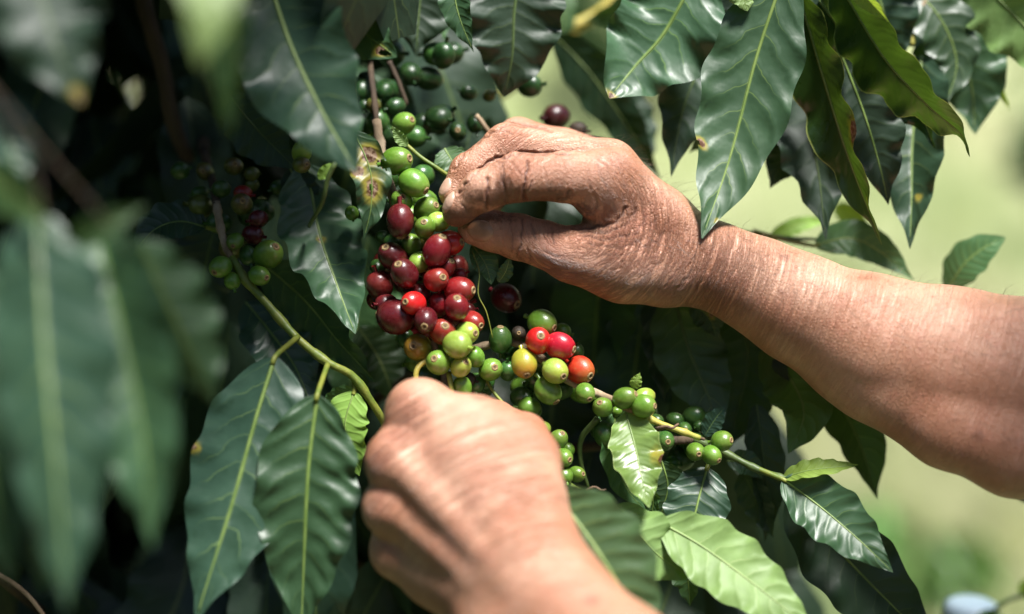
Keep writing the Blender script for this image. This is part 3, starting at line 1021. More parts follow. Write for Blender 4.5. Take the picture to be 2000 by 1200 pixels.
def leaf_mesh(name, verts, u, vs, mat, blem=(), holes=(), flip=False):
    nu, nw = verts.shape[:2]
    U, V = np.meshgrid(u, vs, indexing='ij')
    rr = np.random.default_rng(int(abs(verts[0, 0, 0]) * 1e6) % 100000)
    jit = rr.normal(0, 0.10, U.shape)
    kill = np.zeros(U.shape, bool)
    for (hu, hv_, ru, rvv) in holes:
        kill |= ((U - hu) / ru) ** 2 + ((V - hv_) / rvv) ** 2 < 1 + 2 * jit
    b = np.zeros(U.shape)
    for (bu, bvv, ru, rvv, am) in blem:
        b = np.maximum(b, am * np.exp(-((U - bu) / ru) ** 2 - ((V - bvv) / rvv) ** 2))
    faces = []
    for i in range(nu - 1):
        for j in range(nw - 1):
            q = (i * nw + j, i * nw + j + 1, (i + 1) * nw + j + 1, (i + 1) * nw + j)
            if kill[i, j] and kill[i + 1, j + 1]:
                continue
            faces.append(q[::-1] if not flip else q)
    me = bpy.data.meshes.new(name)
    me.from_pydata(verts.reshape(-1, 3).tolist(), [], faces)
    me.polygons.foreach_set('use_smooth', [True] * len(me.polygons))
    uvl = me.uv_layers.new(name='UVMap')
    li = np.zeros(len(me.loops), dtype=np.int32)
    me.loops.foreach_get('vertex_index', li)
    uvs = np.stack([U.ravel()[li], V.ravel()[li] * 0.5 + 0.5], -1)
    uvl.data.foreach_set('uv', uvs.astype(np.float32).ravel())
    if blem:
        set_attr(me, 'blemish', 'FLOAT', b.ravel())
    me.materials.append(mat)
    return me


seed_n = [100]


def leaf(parent, pts, W_, roll=0, fold=10, wave=0.1, mat='leaf', tip=0.8, under=False, blem=(), holes=(), nu=44, nv=10,
         rib=True, pet=None, nwave=4.5, cup=0.0, twist=0.0, seed=None, quilt=0.016, ribmat=None, label=None, petmat='stem_green'):
    """A leaf whose midrib runs through photo points (px, py, depth mm); W_ its full width in photo pixels."""
    seed_n[0] += 1
    sd_ = seed if seed is not None else seed_n[0]
    wp = [P(*p) for p in pts]
    curve = catmull(wp, nu)
    md = sum(p[2] for p in pts) / len(pts)
    half = W_ * S(md) / 2
    T_ = np.gradient(curve, axis=0)
    view = CAM - curve
    side0 = np.cross(T_, view)
    side0 /= np.linalg.norm(side0, axis=1)[:, None]
    verts, u, vs = leaf_geo(curve, side0, None, half, roll, fold, wave, nwave, tip, sd_, nv, quilt, cup, twist)
    org = curve[0].copy()
    me = leaf_mesh('leaf', verts - org, u, vs, M[mat], blem, holes, flip=under)
    o = bpy.data.objects.new('leaf', me)
    o.location = org - abs_loc(parent)
    link(o, parent)
    if label: o['label'] = label
    if rib:
        mid = verts[:, nv]
        rad = np.linspace(1, 0.18, nu) * max(0.0005, min(0.0011, half * 0.045))
        k = int(nu * 0.97)
        tv, tf = tube_geo(mid[:k], rad[:k], 6)
        ro = mesh_obj('midrib', tv, tf, M[ribmat or 'rib'], o)
    if pet:
        pw = [P(*p) for p in pet] + [curve[0], curve[2]]
        pc = catmull(pw, 14)
        tv, tf = tube_geo(pc, np.linspace(0.0014, 0.0011, 14), 8)
        mesh_obj('leaf_stalk', tv, tf, M[petmat], o)
    return o


def branch(parent, pts, r0, r1, mat, n=30, jitter=0.05, sides=9, name='branch', nodes=0):
    c = catmull([P(*p) for p in pts], n)
    d = sum(p[2] for p in pts) / len(pts)
    rad = np.linspace(r0, r1, n) * S(d)
    if nodes:
        for k in range(nodes):
            i = (k + 0.5) / nodes * (n - 1)
            rad = rad * (1 + 0.35 * np.exp(-((np.arange(n) - i) / 0.9) ** 2))
    tv, tf = tube_geo(c, rad, sides, jitter, seed=n)
    return mesh_obj(name, tv, tf, M[mat], parent)


# ---- hanging leaves, upper right (in focus)
leaf(shrub, [(1372, -70, 24), (1300, 60, 24), (1240, 130, 22), (1190, 192, 16)], 215, roll=-6, fold=4, wave=0.13, tip=0.15, mat='leaf', nwave=3.2,
     blem=[(0.99, 0.0, 0.03, 1.0, 1.0)], seed=3)
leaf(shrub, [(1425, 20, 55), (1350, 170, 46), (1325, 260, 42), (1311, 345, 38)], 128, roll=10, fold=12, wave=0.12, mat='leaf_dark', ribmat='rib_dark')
leaf(shrub, [(1535, -60, 0), (1478, 110, 2), (1425, 310, -2), (1371, 466, -14)], 188, roll=0, fold=7, wave=0.055, mat='leaf', tip=0.62, seed=8,
     blem=[(0.665, 0.86, 0.022, 0.16, 0.9), (0.92, -0.8, 0.012, 0.25, 0.7)], holes=[(0.665, 1.0, 0.016, 0.12)], nu=60, nv=14, quilt=0.023)
leaf(shrub, [(1555, -30, 26), (1610, 150, 18), (1665, 330, 10), (1722, 478, 8)], 138, roll=-38, fold=24, wave=0.10, mat='leaf_glow', tip=0.9, under=True,
     blem=[(0.60, -0.85, 0.05, 0.30, 1.0), (0.84, -0.5, 0.02, 0.2, 0.6)], nu=54, quilt=0.023)
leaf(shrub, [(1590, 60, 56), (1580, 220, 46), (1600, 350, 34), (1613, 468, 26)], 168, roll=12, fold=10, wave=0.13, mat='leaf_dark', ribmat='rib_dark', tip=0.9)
leaf(shrub, [(1632, -40, 10), (1722, 105, 6), (1815, 205, 4), (1878, 262, 4), (1894, 306, 4)], 150, roll=-44, fold=14, wave=0.10, mat='leaf_glow', under=True, nu=54, tip=0.85, quilt=0.023)
leaf(shrub, [(1600, 0, 30), (1700, 130, 28), (1790, 215, 26), (1826, 290, 26)], 135, roll=-30, fold=14, wave=0.11, mat='leaf', under=True, tip=0.9)
leaf(shrub, [(1640, 100, 26), (1690, 230, 26), (1720, 330, 26), (1735, 400, 28)], 140, roll=10, fold=10, wave=0.12, mat='leaf_dark')
leaf(shrub, [(1800, 110, 66), (1782, 270, 52), (1780, 390, 42), (1777, 486, 36)], 158, roll=-4, fold=30, wave=0.11, mat='leaf_blue', tip=0.8, blem=[(0.75, -0.35, 0.02, 0.2, 0.7)])
leaf(shrub, [(1780, 20, 84), (1850, 60, 76), (1895, 160, 72), (1905, 262, 70)], 178, roll=16, fold=8, wave=0.1, mat='leaf', tip=0.6)
leaf(shrub, [(1895, 0, 80), (1925, 80, 80), (1950, 150, 80), (1972, 218, 82)], 62, roll=-50, fold=20, wave=0.1, mat='leaf_lime', under=True, tip=0.8, blem=[(0.6, 0.3, 0.10, 0.3, 0.6), (0.8, -0.2, 0.06, 0.3, 0.6)])
leaf(shrub, [(1880, -80, 60), (1960, 10, 52), (2040, 90, 46), (2110, 160, 42)], 150, roll=-10, fold=5, wave=0.1, mat='leaf_pale', tip=0.6)
leaf(shrub, [(1640, -60, -22), (1690, -5, -22), (1736, 44, -20)], 46, roll=-20, fold=25, wave=0.06, mat='leaf_lime', tip=0.9)
leaf(shrub, [(1560, 230, 52), (1530, 310, 50), (1504, 368, 48)], 90, roll=0, fold=14, wave=0.1, mat='leaf_dark', ribmat='rib_dark')
leaf(shrub, [(1440, 150, 60), (1400, 240, 60), (1345, 300, 62)], 80, roll=30, fold=5, wave=0.1, mat='leaf_mid')
leaf(shrub, [(1450, -80, 40), (1440, 40, 44), (1400, 150, 46)], 150, roll=10, fold=8, wave=0.1, mat='leaf_dark', ribmat='rib_dark')
leaf(shrub, [(1560, -90, 50), (1600, 60, 50), (1640, 180, 50)], 160, roll=10, fold=8, wave=0.1, mat='leaf_dark', ribmat='rib_dark')
leaf(shrub, [(1690, -90, 60), (1730, 40, 60), (1760, 130, 62)], 150, roll=0, fold=8, wave=0.1, mat='leaf_blue')
leaf(shrub, [(1760, -40, 66), (1830, 30, 62), (1868, 120, 62), (1850, 200, 60)], 120, roll=25, fold=8, wave=0.08, mat='leaf')
leaf(shrub, [(1420, -60, -2), (1445, -20, -2), (1460, 22, -2)], 70, roll=20, fold=5, wave=0.1, mat='leaf_pale', tip=0.1)
# behind the forearm
leaf(shrub, [(1590, 480, 66), (1660, 466, 64), (1720, 492, 62), (1785, 548, 60)], 78, roll=22, fold=8, wave=0.05, mat='leaf_mid', pet=[(1470, 452, 70), (1530, 468, 68)])
leaf(shrub, [(1630, 402, 118), (1665, 424, 116), (1702, 452, 116)], 42, roll=0, fold=10, wave=0.05, mat='leaf_lime', rib=False)
leaf(shrub, [(1848, 572, 74), (1882, 518, 68), (1922, 484, 64), (1964, 464, 62)], 76, roll=14, fold=6, wave=0.0, mat='leaf_mid', tip=0.05, quilt=0.004)
leaf(shrub, [(1500, 470, 90), (1560, 440, 90), (1620, 430, 92)], 36, roll=20, fold=10, wave=0.05, mat='leaf_lime', rib=False)

# ---- top centre
leaf(shrub, [(1082, 70, 116), (1150, 140, 112), (1215, 230, 108), (1290, 352, 104)], 104, roll=-18, fold=8, wave=0.05, mat='leaf_blue')
leaf(shrub, [(1205, 170, 120), (1245, 250, 120), (1270, 330, 122)], 90, roll=30, fold=8, wave=0.05, mat='leaf_dark', rib=False)
leaf(shrub, [(1290, -30, 150), (1220, 20, 152), (1140, 40, 155)], 70, roll=20, fold=8, wave=0.05, mat='leaf_mid', rib=False)
leaf(shrub, [(1060, -60, 170), (1100, 30, 170), (1085, 90, 170)], 70, roll=40, fold=8, wave=0.05, mat='leaf_mid', rib=False)
leaf(shrub, [(1025, -110, 26), (1005, 20, 30), (1000, 110, 34), (985, 190, 40)], 196, roll=6, fold=10, wave=0.11, mat='leaf_dark', tip=0.35, ribmat='rib_dark')
leaf(shrub, [(880, -70, 18), (893, 20, 16), (925, 102, 16)], 66, roll=-18, fold=12, wave=0.07, mat='leaf', tip=0.9)
leaf(shrub, [(830, -110, 44), (820, 10, 44), (812, 110, 46)], 170, roll=8, fold=8, wave=0.1, mat='leaf_dark', ribmat='rib_dark')
leaf(shrub, [(905, -60, 70), (870, 20, 70), (866, 80, 70)], 60, roll=20, fold=5, wave=0.08, mat='leaf_mid', rib=False)
leaf(shrub, [(560, -75, 14), (650, 10, -4), (712, 64, -16), (775, 112, -26)], 172, roll=-6, fold=6, wave=0.11, mat='leaf', tip=0.2, nwave=3.6,
     blem=[(0.90, 0.30, 0.05, 0.40, 0.9)], holes=[(0.93, 0.32, 0.045, 0.30)], nu=56, nv=12)
leaf(shrub, [(505, -110, -50), (560, 70, -60), (625, 210, -68), (697, 336, -80)], 236, roll=-4, fold=8, wave=0.10, mat='leaf_blue', tip=0.28, nwave=3.4)
leaf(shrub, [(690, 255, -8), (722, 330, -10), (725, 400, -10), (711, 466, -8)], 78, roll=8, fold=8, wave=0.16, mat='leaf', tip=0.7, nwave=3.0,
     blem=[(0.25, -0.2, 0.10, 0.6, 0.9), (0.55, 0.0, 0.14, 0.6, 0.75), (0.38, 0.6, 0.08, 0.4, 0.9)], holes=[(0.36, -0.7, 0.05, 0.35), (0.55, 0.05, 0.05, 0.14)], nu=54, nv=12)
leaf(shrub, [(598, 320, 34), (622, 450, 18), (660, 560, 4), (694, 652, -10)], 165, roll=14, fold=15, wave=0.075, mat='leaf', tip=0.5, blem=[(0.44, 0.02, 0.018, 0.12, 0.8)], nu=60, nv=14, quilt=0.034, seed=14)
leaf(shrub, [(566, 328, 30), (590, 380, 28), (613, 432, 26)], 78, roll=-10, fold=8, wave=0.06, mat='leaf_dark', tip=0.3)
leaf(shrub, [(450, 190, 26), (510, 262, 22), (578, 330, 20)], 122, roll=-20, fold=6, wave=0.05, mat='leaf_dark', tip=0.55, ribmat='rib_dark')
leaf(shrub, [(404, 444, 26), (350, 434, 22), (300, 450, 18), (262, 492, 14)], 96, roll=-36, fold=14, wave=0.05, mat='leaf_blue', tip=0.5, pet=[(437, 452, 10)])
leaf(shrub, [(500, 505, 30), (600, 590, 26), (668, 672, 22), (734, 748, 20)], 150, roll=-46, fold=12, wave=0.10, mat='leaf', tip=0.7, nwave=5)
leaf(shrub, [(480, 590, 40), (530, 650, 30), (575, 715, 26), (606, 788, 22)], 128, roll=14, fold=8, wave=0.10, mat='leaf_blue', tip=0.2)
leaf(shrub, [(700, 640, 60), (740, 700, 60), (770, 780, 62)], 110, roll=14, fold=8, wave=0.10, mat='leaf_mid', tip=0.2, rib=False)
leaf(shrub, [(420, 440, 60), (400, 520, 60), (380, 620, 60)], 150, roll=14, fold=8, wave=0.06, mat='leaf_dark', tip=0.5, rib=False)
# ---- lower left pair, just in front of focus
leaf(shrub, [(538, 696, -30), (495, 830, -40), (445, 1010, -50), (382, 1215, -58)], 235, roll=-14, fold=-18, wave=0.05, mat='leaf_blue', tip=0.7, pet=[(582, 658, -8)], nu=54, quilt=0.027, 
     blem=[(0.40, 0.97, 0.02, 0.10, 0.9)])
leaf(shrub, [(620, 770, -40), (604, 900, -42), (596, 1040, -42), (588, 1235, -40)], 205, roll=-6, fold=8, wave=0.07, mat='leaf', tip=0.5, pet=[(640, 712, -14)], nu=60, nv=12, quilt=0.045)
leaf(shrub, [(692, 764, -4), (674, 830, -8), (684, 880, -10), (702, 930, -8)], 96, roll=-18, fold=6, wave=0.06, mat='leaf_lime', tip=0.7, pet=[(692, 738, -4)])
leaf(shrub, [(690, 760, 8), (655, 780, 10), (628, 806, 12)], 46, roll=20, fold=8, wave=0.06, mat='leaf_mid', rib=False)

# ---- lower right, in focus
leaf(shrub, [(1222, 806, -4), (1240, 870, -14), (1252, 930, -22), (1268, 992, -28)], 104, roll=6, fold=7, wave=0.11, mat='leaf_sun', tip=0.5, under=True,
     blem=[(0.50, -0.75, 0.10, 0.36, 0.48), (0.55, -0.98, 0.05, 0.16, 1.0)], nu=60, nv=14, label='pale green leaf with a yellow and brown blotch on its edge')
leaf(shrub, [(1200, 800, 6), (1203, 880, 4), (1222, 950, 4), (1262, 1000, 6)], 76, roll=24, fold=14, wave=0.06, mat='leaf_mid', tip=0.5)
leaf(shrub, [(1292, 900, 14), (1305, 950, 12), (1296, 990, 12), (1284, 1024, 14)], 74, roll=-20, fold=10, wave=0.08, mat='leaf', tip=0.6)
leaf(shrub, [(1266, 940, -2), (1276, 980, -4), (1270, 1030, -2)], 40, roll=-40, fold=16, wave=0.08, mat='leaf_mid', tip=0.6)
leaf(shrub, [(1382, 912, 4), (1366, 970, -2), (1348, 1040, -6), (1322, 1100, -6)], 128, roll=-4, fold=8, wave=0.06, mat='leaf_blue', tip=0.3, pet=[(1393, 890, 8)])
leaf(shrub, [(1196, 990, -16), (1240, 1035, -22), (1292, 1090, -24), (1352, 1128, -22)], 118, roll=8, fold=4, wave=0.22, mat='leaf_pale', tip=0.3, nwave=3.0, cup=-0.1, nu=56, nv=12, seed=31,
     blem=[(0.12, 0.45, 0.05, 0.25, 0.55)])
leaf(shrub, [(1312, 1060, 0), (1340, 1120, -4), (1348, 1184, -4)], 72, roll=-20, fold=14, wave=0.10, mat='leaf_mid', tip=0.7)
leaf(shrub, [(1285, 1018, -20), (1370, 1066, -26), (1470, 1140, -36), (1590, 1236, -48)], 142, roll=12, fold=5, wave=0.07, mat='leaf_pale', tip=0.4, nu=56, nv=12, quilt=0.023)
leaf(shrub, [(1528, 936, 0), (1600, 988, -6), (1672, 1050, -14), (1744, 1118, -20)], 124, roll=12, fold=12, wave=0.09, mat='leaf', tip=0.65, nu=60, nv=14, pet=[(1480, 916, 6)], quilt=0.027)
leaf(shrub, [(1540, 960, 22), (1625, 1060, 18), (1700, 1140, 16), (1830, 1270, 16)], 172, roll=6, fold=8, wave=0.07, mat='leaf_dark', tip=0.4, nu=54)
leaf(shrub, [(1528, 934, 2), (1575, 920, -4), (1625, 914, -6), (1676, 908, -6)], 46, roll=34, fold=18, wave=0.09, mat='leaf_lime', tip=0.6)
leaf(shrub, [(1478, 790, 36), (1490, 880, 34), (1500, 970, 34), (1494, 1060, 36)], 80, roll=20, fold=14, wave=0.05, mat='leaf_dark', ribmat='rib_dark')
leaf(shrub, [(1450, 920, 34), (1480, 980, 34), (1510, 1050, 34)], 70, roll=-20, fold=14, wave=0.05, mat='leaf_dark', rib=False)
leaf(shrub, [(1490, 676, 44), (1545, 740, 40), (1570, 810, 30), (1540, 886, 22)], 128, roll=10, fold=9, wave=0.05, mat='leaf_lush', tip=0.6)
leaf(shrub, [(1590, 720, 56), (1640, 790, 54), (1685, 880, 52), (1713, 975, 52)], 122, roll=26, fold=18, wave=0.05, mat='leaf_mid', tip=0.8)
leaf(shrub, [(1312, 560, 44), (1345, 680, 40), (1385, 780, 30), (1402, 850, 22)], 142, roll=4, fold=8, wave=0.07, mat='leaf_mid', tip=0.5, ribmat='rib_dark')
leaf(shrub, [(1440, 590, 52), (1462, 700, 50), (1440, 800, 50), (1420, 880, 50)], 170, roll=-8, fold=8, wave=0.05, mat='leaf_dark', ribmat='rib_dark')
leaf(shrub, [(1280, 560, 56), (1290, 680, 54), (1300, 790, 54)], 88, roll=30, fold=10, wave=0.08, mat='leaf_dark', ribmat='rib_dark')
leaf(shrub, [(1350, 590, 36), (1385, 620, 34), (1400, 660, 34)], 62, roll=0, fold=8, wave=0.05, mat='leaf', blem=[(0.5, -0.2, 0.12, 0.25, 0.7)], tip=0.4)
leaf(shrub, [(1376, 852, 18), (1396, 820, 16), (1416, 795, 16)], 42, roll=0, fold=20, wave=0.05, mat='leaf_blue', tip=0.2, rib=False)
leaf(shrub, [(1420, 900, 26), (1460, 905, 26), (1490, 935, 26)], 50, roll=0, fold=12, wave=0.05, mat='leaf', tip=0.5)
# small leaves between the hands
leaf(shrub, [(922, 478, 8), (948, 515, 4), (960, 556, 2)], 52, roll=14, fold=10, wave=0.14, mat='leaf_mid', tip=0.1, nwave=2)
leaf(shrub, [(974, 552, 4), (988, 530, 2), (996, 502, 0)], 30, roll=0, fold=10, wave=0.10, mat='leaf_mid', tip=0.5, rib=False)
leaf(shrub, [(868, 290, 22), (885, 318, 18), (902, 342, 18)], 66, roll=10, fold=8, wave=0.08, mat='leaf_mid', tip=0.5)
leaf(shrub, [(795, 286, 6), (780, 268, 4), (766, 246, 2)], 24, roll=0, fold=10, wave=0.1, mat='leaf_pale', rib=False)
leaf(shrub, [(1237, 758, -8), (1243, 745, -10), (1250, 728, -10)], 24, roll=0, fold=16, wave=0.1, mat='leaf_lime', rib=False)
leaf(shrub, [(622, 350, -20), (640, 330, -22), (655, 318, -22)], 24, roll=20, fold=10, wave=0.1, mat='leaf_lime', rib=False)
for k_, (x_, y_, w_, rl) in enumerate([(900, 300, 170, 20), (980, 340, 190, -15), (1050, 380, 170, 10), (960, 470, 190, -10), (1090, 450, 180, 25), (1170, 500, 190, -20), (1250, 520, 170, 10),
                                        (880, 520, 170, 0), (1020, 560, 200, 15), (1150, 620, 190, -10), (1240, 640, 170, 20), (930, 640, 180, -20), (1080, 720, 190, 10), (1200, 760, 190, -10), (800, 560, 170, 10), (700, 520, 170, -10)]):
    dd = 78 + 9 * (k_ % 5)
    leaf(shrub, [(x_ + 20, y_ - 60, dd), (x_, y_ + 70, dd - 4), (x_ - 10, y_ + 180, dd - 4), (x_ + 6 * (k_ % 3) - 20, y_ + 290, dd)], w_, roll=rl, fold=10, wave=0.1, mat='leaf_dark' if k_ < 5 else ('leaf_mid' if k_ % 3 == 0 else 'leaf'), tip=0.6, rib=False, nu=26, nv=6)
# lower leaf in front of the left wrist
leaf(shrub, [(1076, 955, -62), (1146, 1045, -72), (1210, 1145, -80), (1275, 1275, -86)], 195, roll=-6, fold=6, wave=0.06, mat='leaf_mid', tip=0.25, quilt=0.054)

# ---- blurred foreground leaves of the nearer shrub, left
NF = dict(nu=34, nv=8, rib=False)
leaf(near_shrub, [(70, 410, -198), (85, 640, -210), (110, 900, -218), (130, 1190, -220)], 265, roll=14, fold=30, wave=0.10, mat='leaf_blue', tip=0.6, **NF)
leaf(near_shrub, [(185, 430, -186), (235, 640, -196), (280, 860, -202), (298, 1070, -202)], 230, roll=-12, fold=26, wave=0.10, mat='leaf', tip=0.7, **NF)
leaf(near_shrub, [(-90, 480, -178), (-50, 700, -186), (-20, 900, -188), (20, 1140, -188)], 230, roll=16, fold=14, wave=0.08, mat='leaf', tip=0.6, **NF)
leaf(near_shrub, [(270, 470, -166), (330, 600, -170), (378, 700, -170), (418, 790, -166)], 170, roll=-20, fold=-10, wave=0.12, mat='leaf', tip=0.5, **NF)
leaf(near_shrub, [(20, -190, -165), (70, -40, -180), (110, 90, -186), (160, 205, -186)], 250, roll=4, fold=10, wave=0.18, mat='leaf_dark', tip=0.2, blem=[(0.97, 0.0, 0.05, 0.6, 0.8)], **NF)
leaf(near_shrub, [(415, -200, -235), (412, -70, -255), (405, 30, -262), (392, 130, -262)], 150, roll=4, fold=12, wave=0.07, mat='leaf_pale', tip=0.4, **NF)
leaf(near_shrub, [(440, -60, -205), (455, 60, -218), (452, 160, -222), (448, 262, -222)], 120, roll=-50, fold=14, wave=0.05, mat='leaf_glow', under=True, tip=0.6, **NF)
leaf(near_shrub, [(-30, 190, -170), (15, 270, -175), (40, 370, -178)], 120, roll=10, fold=14, wave=0.08, mat='leaf_blue', tip=0.5, **NF)
leaf(near_shrub, [(-40, 330, -205), (30, 380, -212), (100, 440, -215)], 100, roll=-20, fold=10, wave=0.05, mat='leaf_glow', tip=0.6, **NF)
leaf(near_shrub, [(120, 480, -200), (200, 440, -202), (285, 400, -198)], 60, roll=-10, fold=14, wave=0.05, mat='leaf_mid', tip=0.6, rib=False, nu=30, nv=8)
leaf(near_shrub, [(150, 880, -190), (120, 1020, -195), (80, 1160, -195)], 130, roll=10, fold=20, wave=0.08, mat='leaf', tip=0.6, **NF)

# ---- branches
branch(shrub, [(735, 236, 24), (748, 320, 16), (768, 390, 12), (800, 540, 16), (850, 680, 14), (868, 740, 6), (884, 800, -4), (900, 900, -8), (1000, 1030, 20)], 9, 7, 'wood', n=60, jitter=0.10, nodes=9)
branch(shrub, [(712, -60, 50), (722, 110, 44), (736, 240, 26)], 6, 6, 'wood_dark', n=20, jitter=0.10)
branch(shrub, [(760, 120, 44), (778, 160, 44), (795, 205, 44)], 5, 4, 'wood_dark', n=12, jitter=0.12)
branch(shrub, [(930, 225, 40), (948, 248, 40), (966, 275, 40)], 5, 4, 'wood', n=10, jitter=0.12)
branch(shrub, [(400, 300, 60), (416, 360, 36), (424, 402, 22)], 9, 8, 'wood_dark', n=12, jitter=0.1)
branch(shrub, [(423, 398, 23), (428, 430, 14), (437, 470, 8), (452, 505, 4)], 8, 7, 'wood', n=20, jitter=0.1, nodes=3)
branch(shrub, [(452, 503, 4), (480, 548, 0), (520, 592, -2), (580, 660, -6), (640, 708, -10), (690, 736, -6), (735, 800, 0), (800, 900, 20), (900, 1010, 40)], 8, 7, 'stem_green', n=50, jitter=0.05, nodes=7)
branch(shrub, [(860, 690, 16), (930, 680, 16), (1000, 668, 12), (1060, 702, 8), (1120, 750, 2), (1190, 778, -2), (1240, 806, -4)], 7, 7, 'wood', n=40, jitter=0.12, nodes=7)
branch(shrub, [(1238, 804, -5), (1290, 828, -4), (1340, 846, -2), (1366, 856, 0)], 6.5, 5.5, 'stem_yellow', n=18, jitter=0.06, nodes=2)
branch(shrub, [(1362, 855, 0), (1370, 857, 0), (1377, 859, 0)], 5, 2, 'dry', n=6, jitter=0.3, name='twig_end')
branch(shrub, [(1282, 838, -6), (1300, 834, -9), (1314, 836, -10), (1326, 828, -10)], 5, 2, 'dry', n=9, jitter=0.35, name='dry_bract')
branch(shrub, [(1355, 858, 8), (1410, 882, 10), (1480, 917, 6), (1530, 935, 2), (1545, 942, 2)], 7, 6, 'stem_dark', n=24, jitter=0.06, nodes=4)
branch(shrub, [(1040, 895, 10), (1092, 938, -2), (1140, 962, -10), (1196, 990, -16)], 7, 5, 'stem_green', n=24, jitter=0.08, nodes=3)
branch(shrub, [(1140, 960, -10), (1136, 975, -12), (1135, 1000, -14)], 5, 4, 'stem_yellow', n=8)
branch(shrub, [(1146, 958, -12), (1162, 952, -14), (1176, 958, -14), (1184, 956, -14)], 4, 1.5, 'dry', n=9, jitter=0.35, name='dry_bract')
branch(shrub, [(1168, 818, 2), (1136, 856, 6), (1134, 900, 8), (1150, 955, 10)], 7, 3, 'stem_dark', n=20)
branch(shrub, [(838, 700, -4), (818, 716, -8), (812, 735, -9), (816, 770, -8)], 6, 5, 'stem_yellow', n=14)
branch(shrub, [(876, 728, -10), (880, 750, -12), (888, 790, -12)], 5.5, 4.5, 'stem_green', n=10)
branch(shrub, [(930, 700, 10), (960, 760, 4), (985, 790, -2)], 4, 3, 'stem_green', n=10)
branch(shrub, [(786, 276, 8), (820, 306, 8), (850, 326, 8), (882, 348, 10)], 4, 4, 'stem_green', n=16)
branch(shrub, [(690, 60, -10), (672, 90, -12), (690, 150, 6), (700, 250, 4)], 4, 3, 'stem_green', n=16)
branch(shrub, [(655, 318, -26), (640, 350, -24), (630, 395, -20), (610, 430, -8), (604, 442, 4)], 5, 4, 'stem_dark', n=16)
branch(shrub, [(1540, -120, 10), (1640, -100, 16), (1800, -30, 60), (1790, 40, 62)], 9, 6, 'wood', n=24, jitter=0.1)
branch(shrub, [(1772, 0, 62), (1782, 40, 62), (1780, 90, 60)], 9, 6, 'stem_yellow', n=12, jitter=0.1)
branch(shrub, [(1430, 450, 74), (1520, 464, 72), (1600, 468, 70), (1640, 470, 66)], 5, 3, 'stem_dark', n=14)
branch(shrub, [(1250, -60, 185), (1165, 30, 182), (1080, 70, 178), (1010, 160, 170), (800, 300, 170)], 13, 10, 'stem_yellow', n=20)
branch(shrub, [(1290, 0, 190), (1200, 20, 186), (1110, 70, 180)], 9, 7, 'stem_yellow', n=14)
branch(shrub, [(262, -80, 80), (290, 40, 80), (320, 140, 82), (345, 260, 90), (420, 420, 130)], 17, 14, 'wood_dark', n=24, jitter=0.08)
branch(near_shrub, [(-200, -120, -160), (-60, 100, -190), (60, 320, -230), (80, 420, -240)], 1.8, 1.6, 'wood_dark', n=20)
branch(near_shrub, [(-60, 100, -190), (60, 260, -212), (180, 400, -218), (255, 500, -215)], 1.8, 1.6, 'wood_dark', n=20)
branch(near_shrub, [(-150, -300, -150), (100, -240, -180), (420, -180, -240)], 14, 8, 'wood', n=20)
branch(shrub, [(-30, 1105, 20), (40, 1150, 18), (80, 1195, 18), (120, 1260, 20)], 5, 4, 'wood', n=14)
# thin dried thread hanging beside the ripe cluster
branch(shrub, [(922, 490, 2), (936, 530, 0), (934, 575, -2), (950, 610, -2), (962, 660, 0)], 1.6, 1.2, 'stem_green', n=24, sides=5, name='tendril')
# trunk with laterals
tc = catmull([trunk_foot, trunk_foot + [0.01, 0, 0.5], trunk_foot + [0.03, -0.01, 1.0], trunk_top], 40)
tv, tf = tube_geo(tc, np.linspace(0.024, 0.010, 40), 10, 0.06, 3)
mesh_obj('trunk', tv, tf, M['wood_dark'], shrub)
for (tpt, tt, r0) in [((712, -60, 30), 39, 0.004), ((400, 300, 60), 33, 0.004), ((860, 690, 16), 26, 0.003), ((1540, -120, 10), 38, 0.005), ((1250, -60, 185), 37, 0.004),
                      ((262, -80, 80), 38, 0.005), ((1040, 895, 10), 24, 0.003), ((1355, 858, 8), 27, 0.003), ((900, 1010, 40), 24, 0.003), ((1430, 450, 74), 32, 0.003), ((-30, 1105, 20), 22, 0.003)]:
    a, b = tc[tt], P(*tpt)
    mid = (a + b) / 2 + np.array([0, 0.03, 0.02])
    c_ = catmull([a, mid, b], 16)
    tv, tf = tube_geo(c_, np.linspace(r0 * 1.5, r0 * 0.7, 16), 8, 0.06, 4)
    mesh_obj('branch', tv, tf, M['wood_dark'], shrub)
tc2 = catmull([near_foot, near_foot + [-0.01, 0.01, 0.6], near_foot + [0.04, 0.0, 1.2], near_top, near_top + [0.03, 0, 0.2]], 30)
tv, tf = tube_geo(tc2, np.linspace(0.022, 0.006, 30), 10, 0.06, 3)
mesh_obj('trunk', tv, tf, M['wood_dark'], near_shrub)
for tpt, tt in [((-200, -120, -160), 22), ((-60, 470, -215), 17), ((-60, 100, -190), 21), ((40, -170, -175), 24)]:
    c_ = catmull([tc2[tt], (tc2[tt] + P(*tpt)) / 2 + np.array([0, 0, 0.01]), P(*tpt)], 10)
    tv, tf = tube_geo(c_, np.linspace(0.004, 0.0025, 10), 8, 0.06, 4)
    mesh_obj('branch', tv, tf, M['wood_dark'], near_shrub)

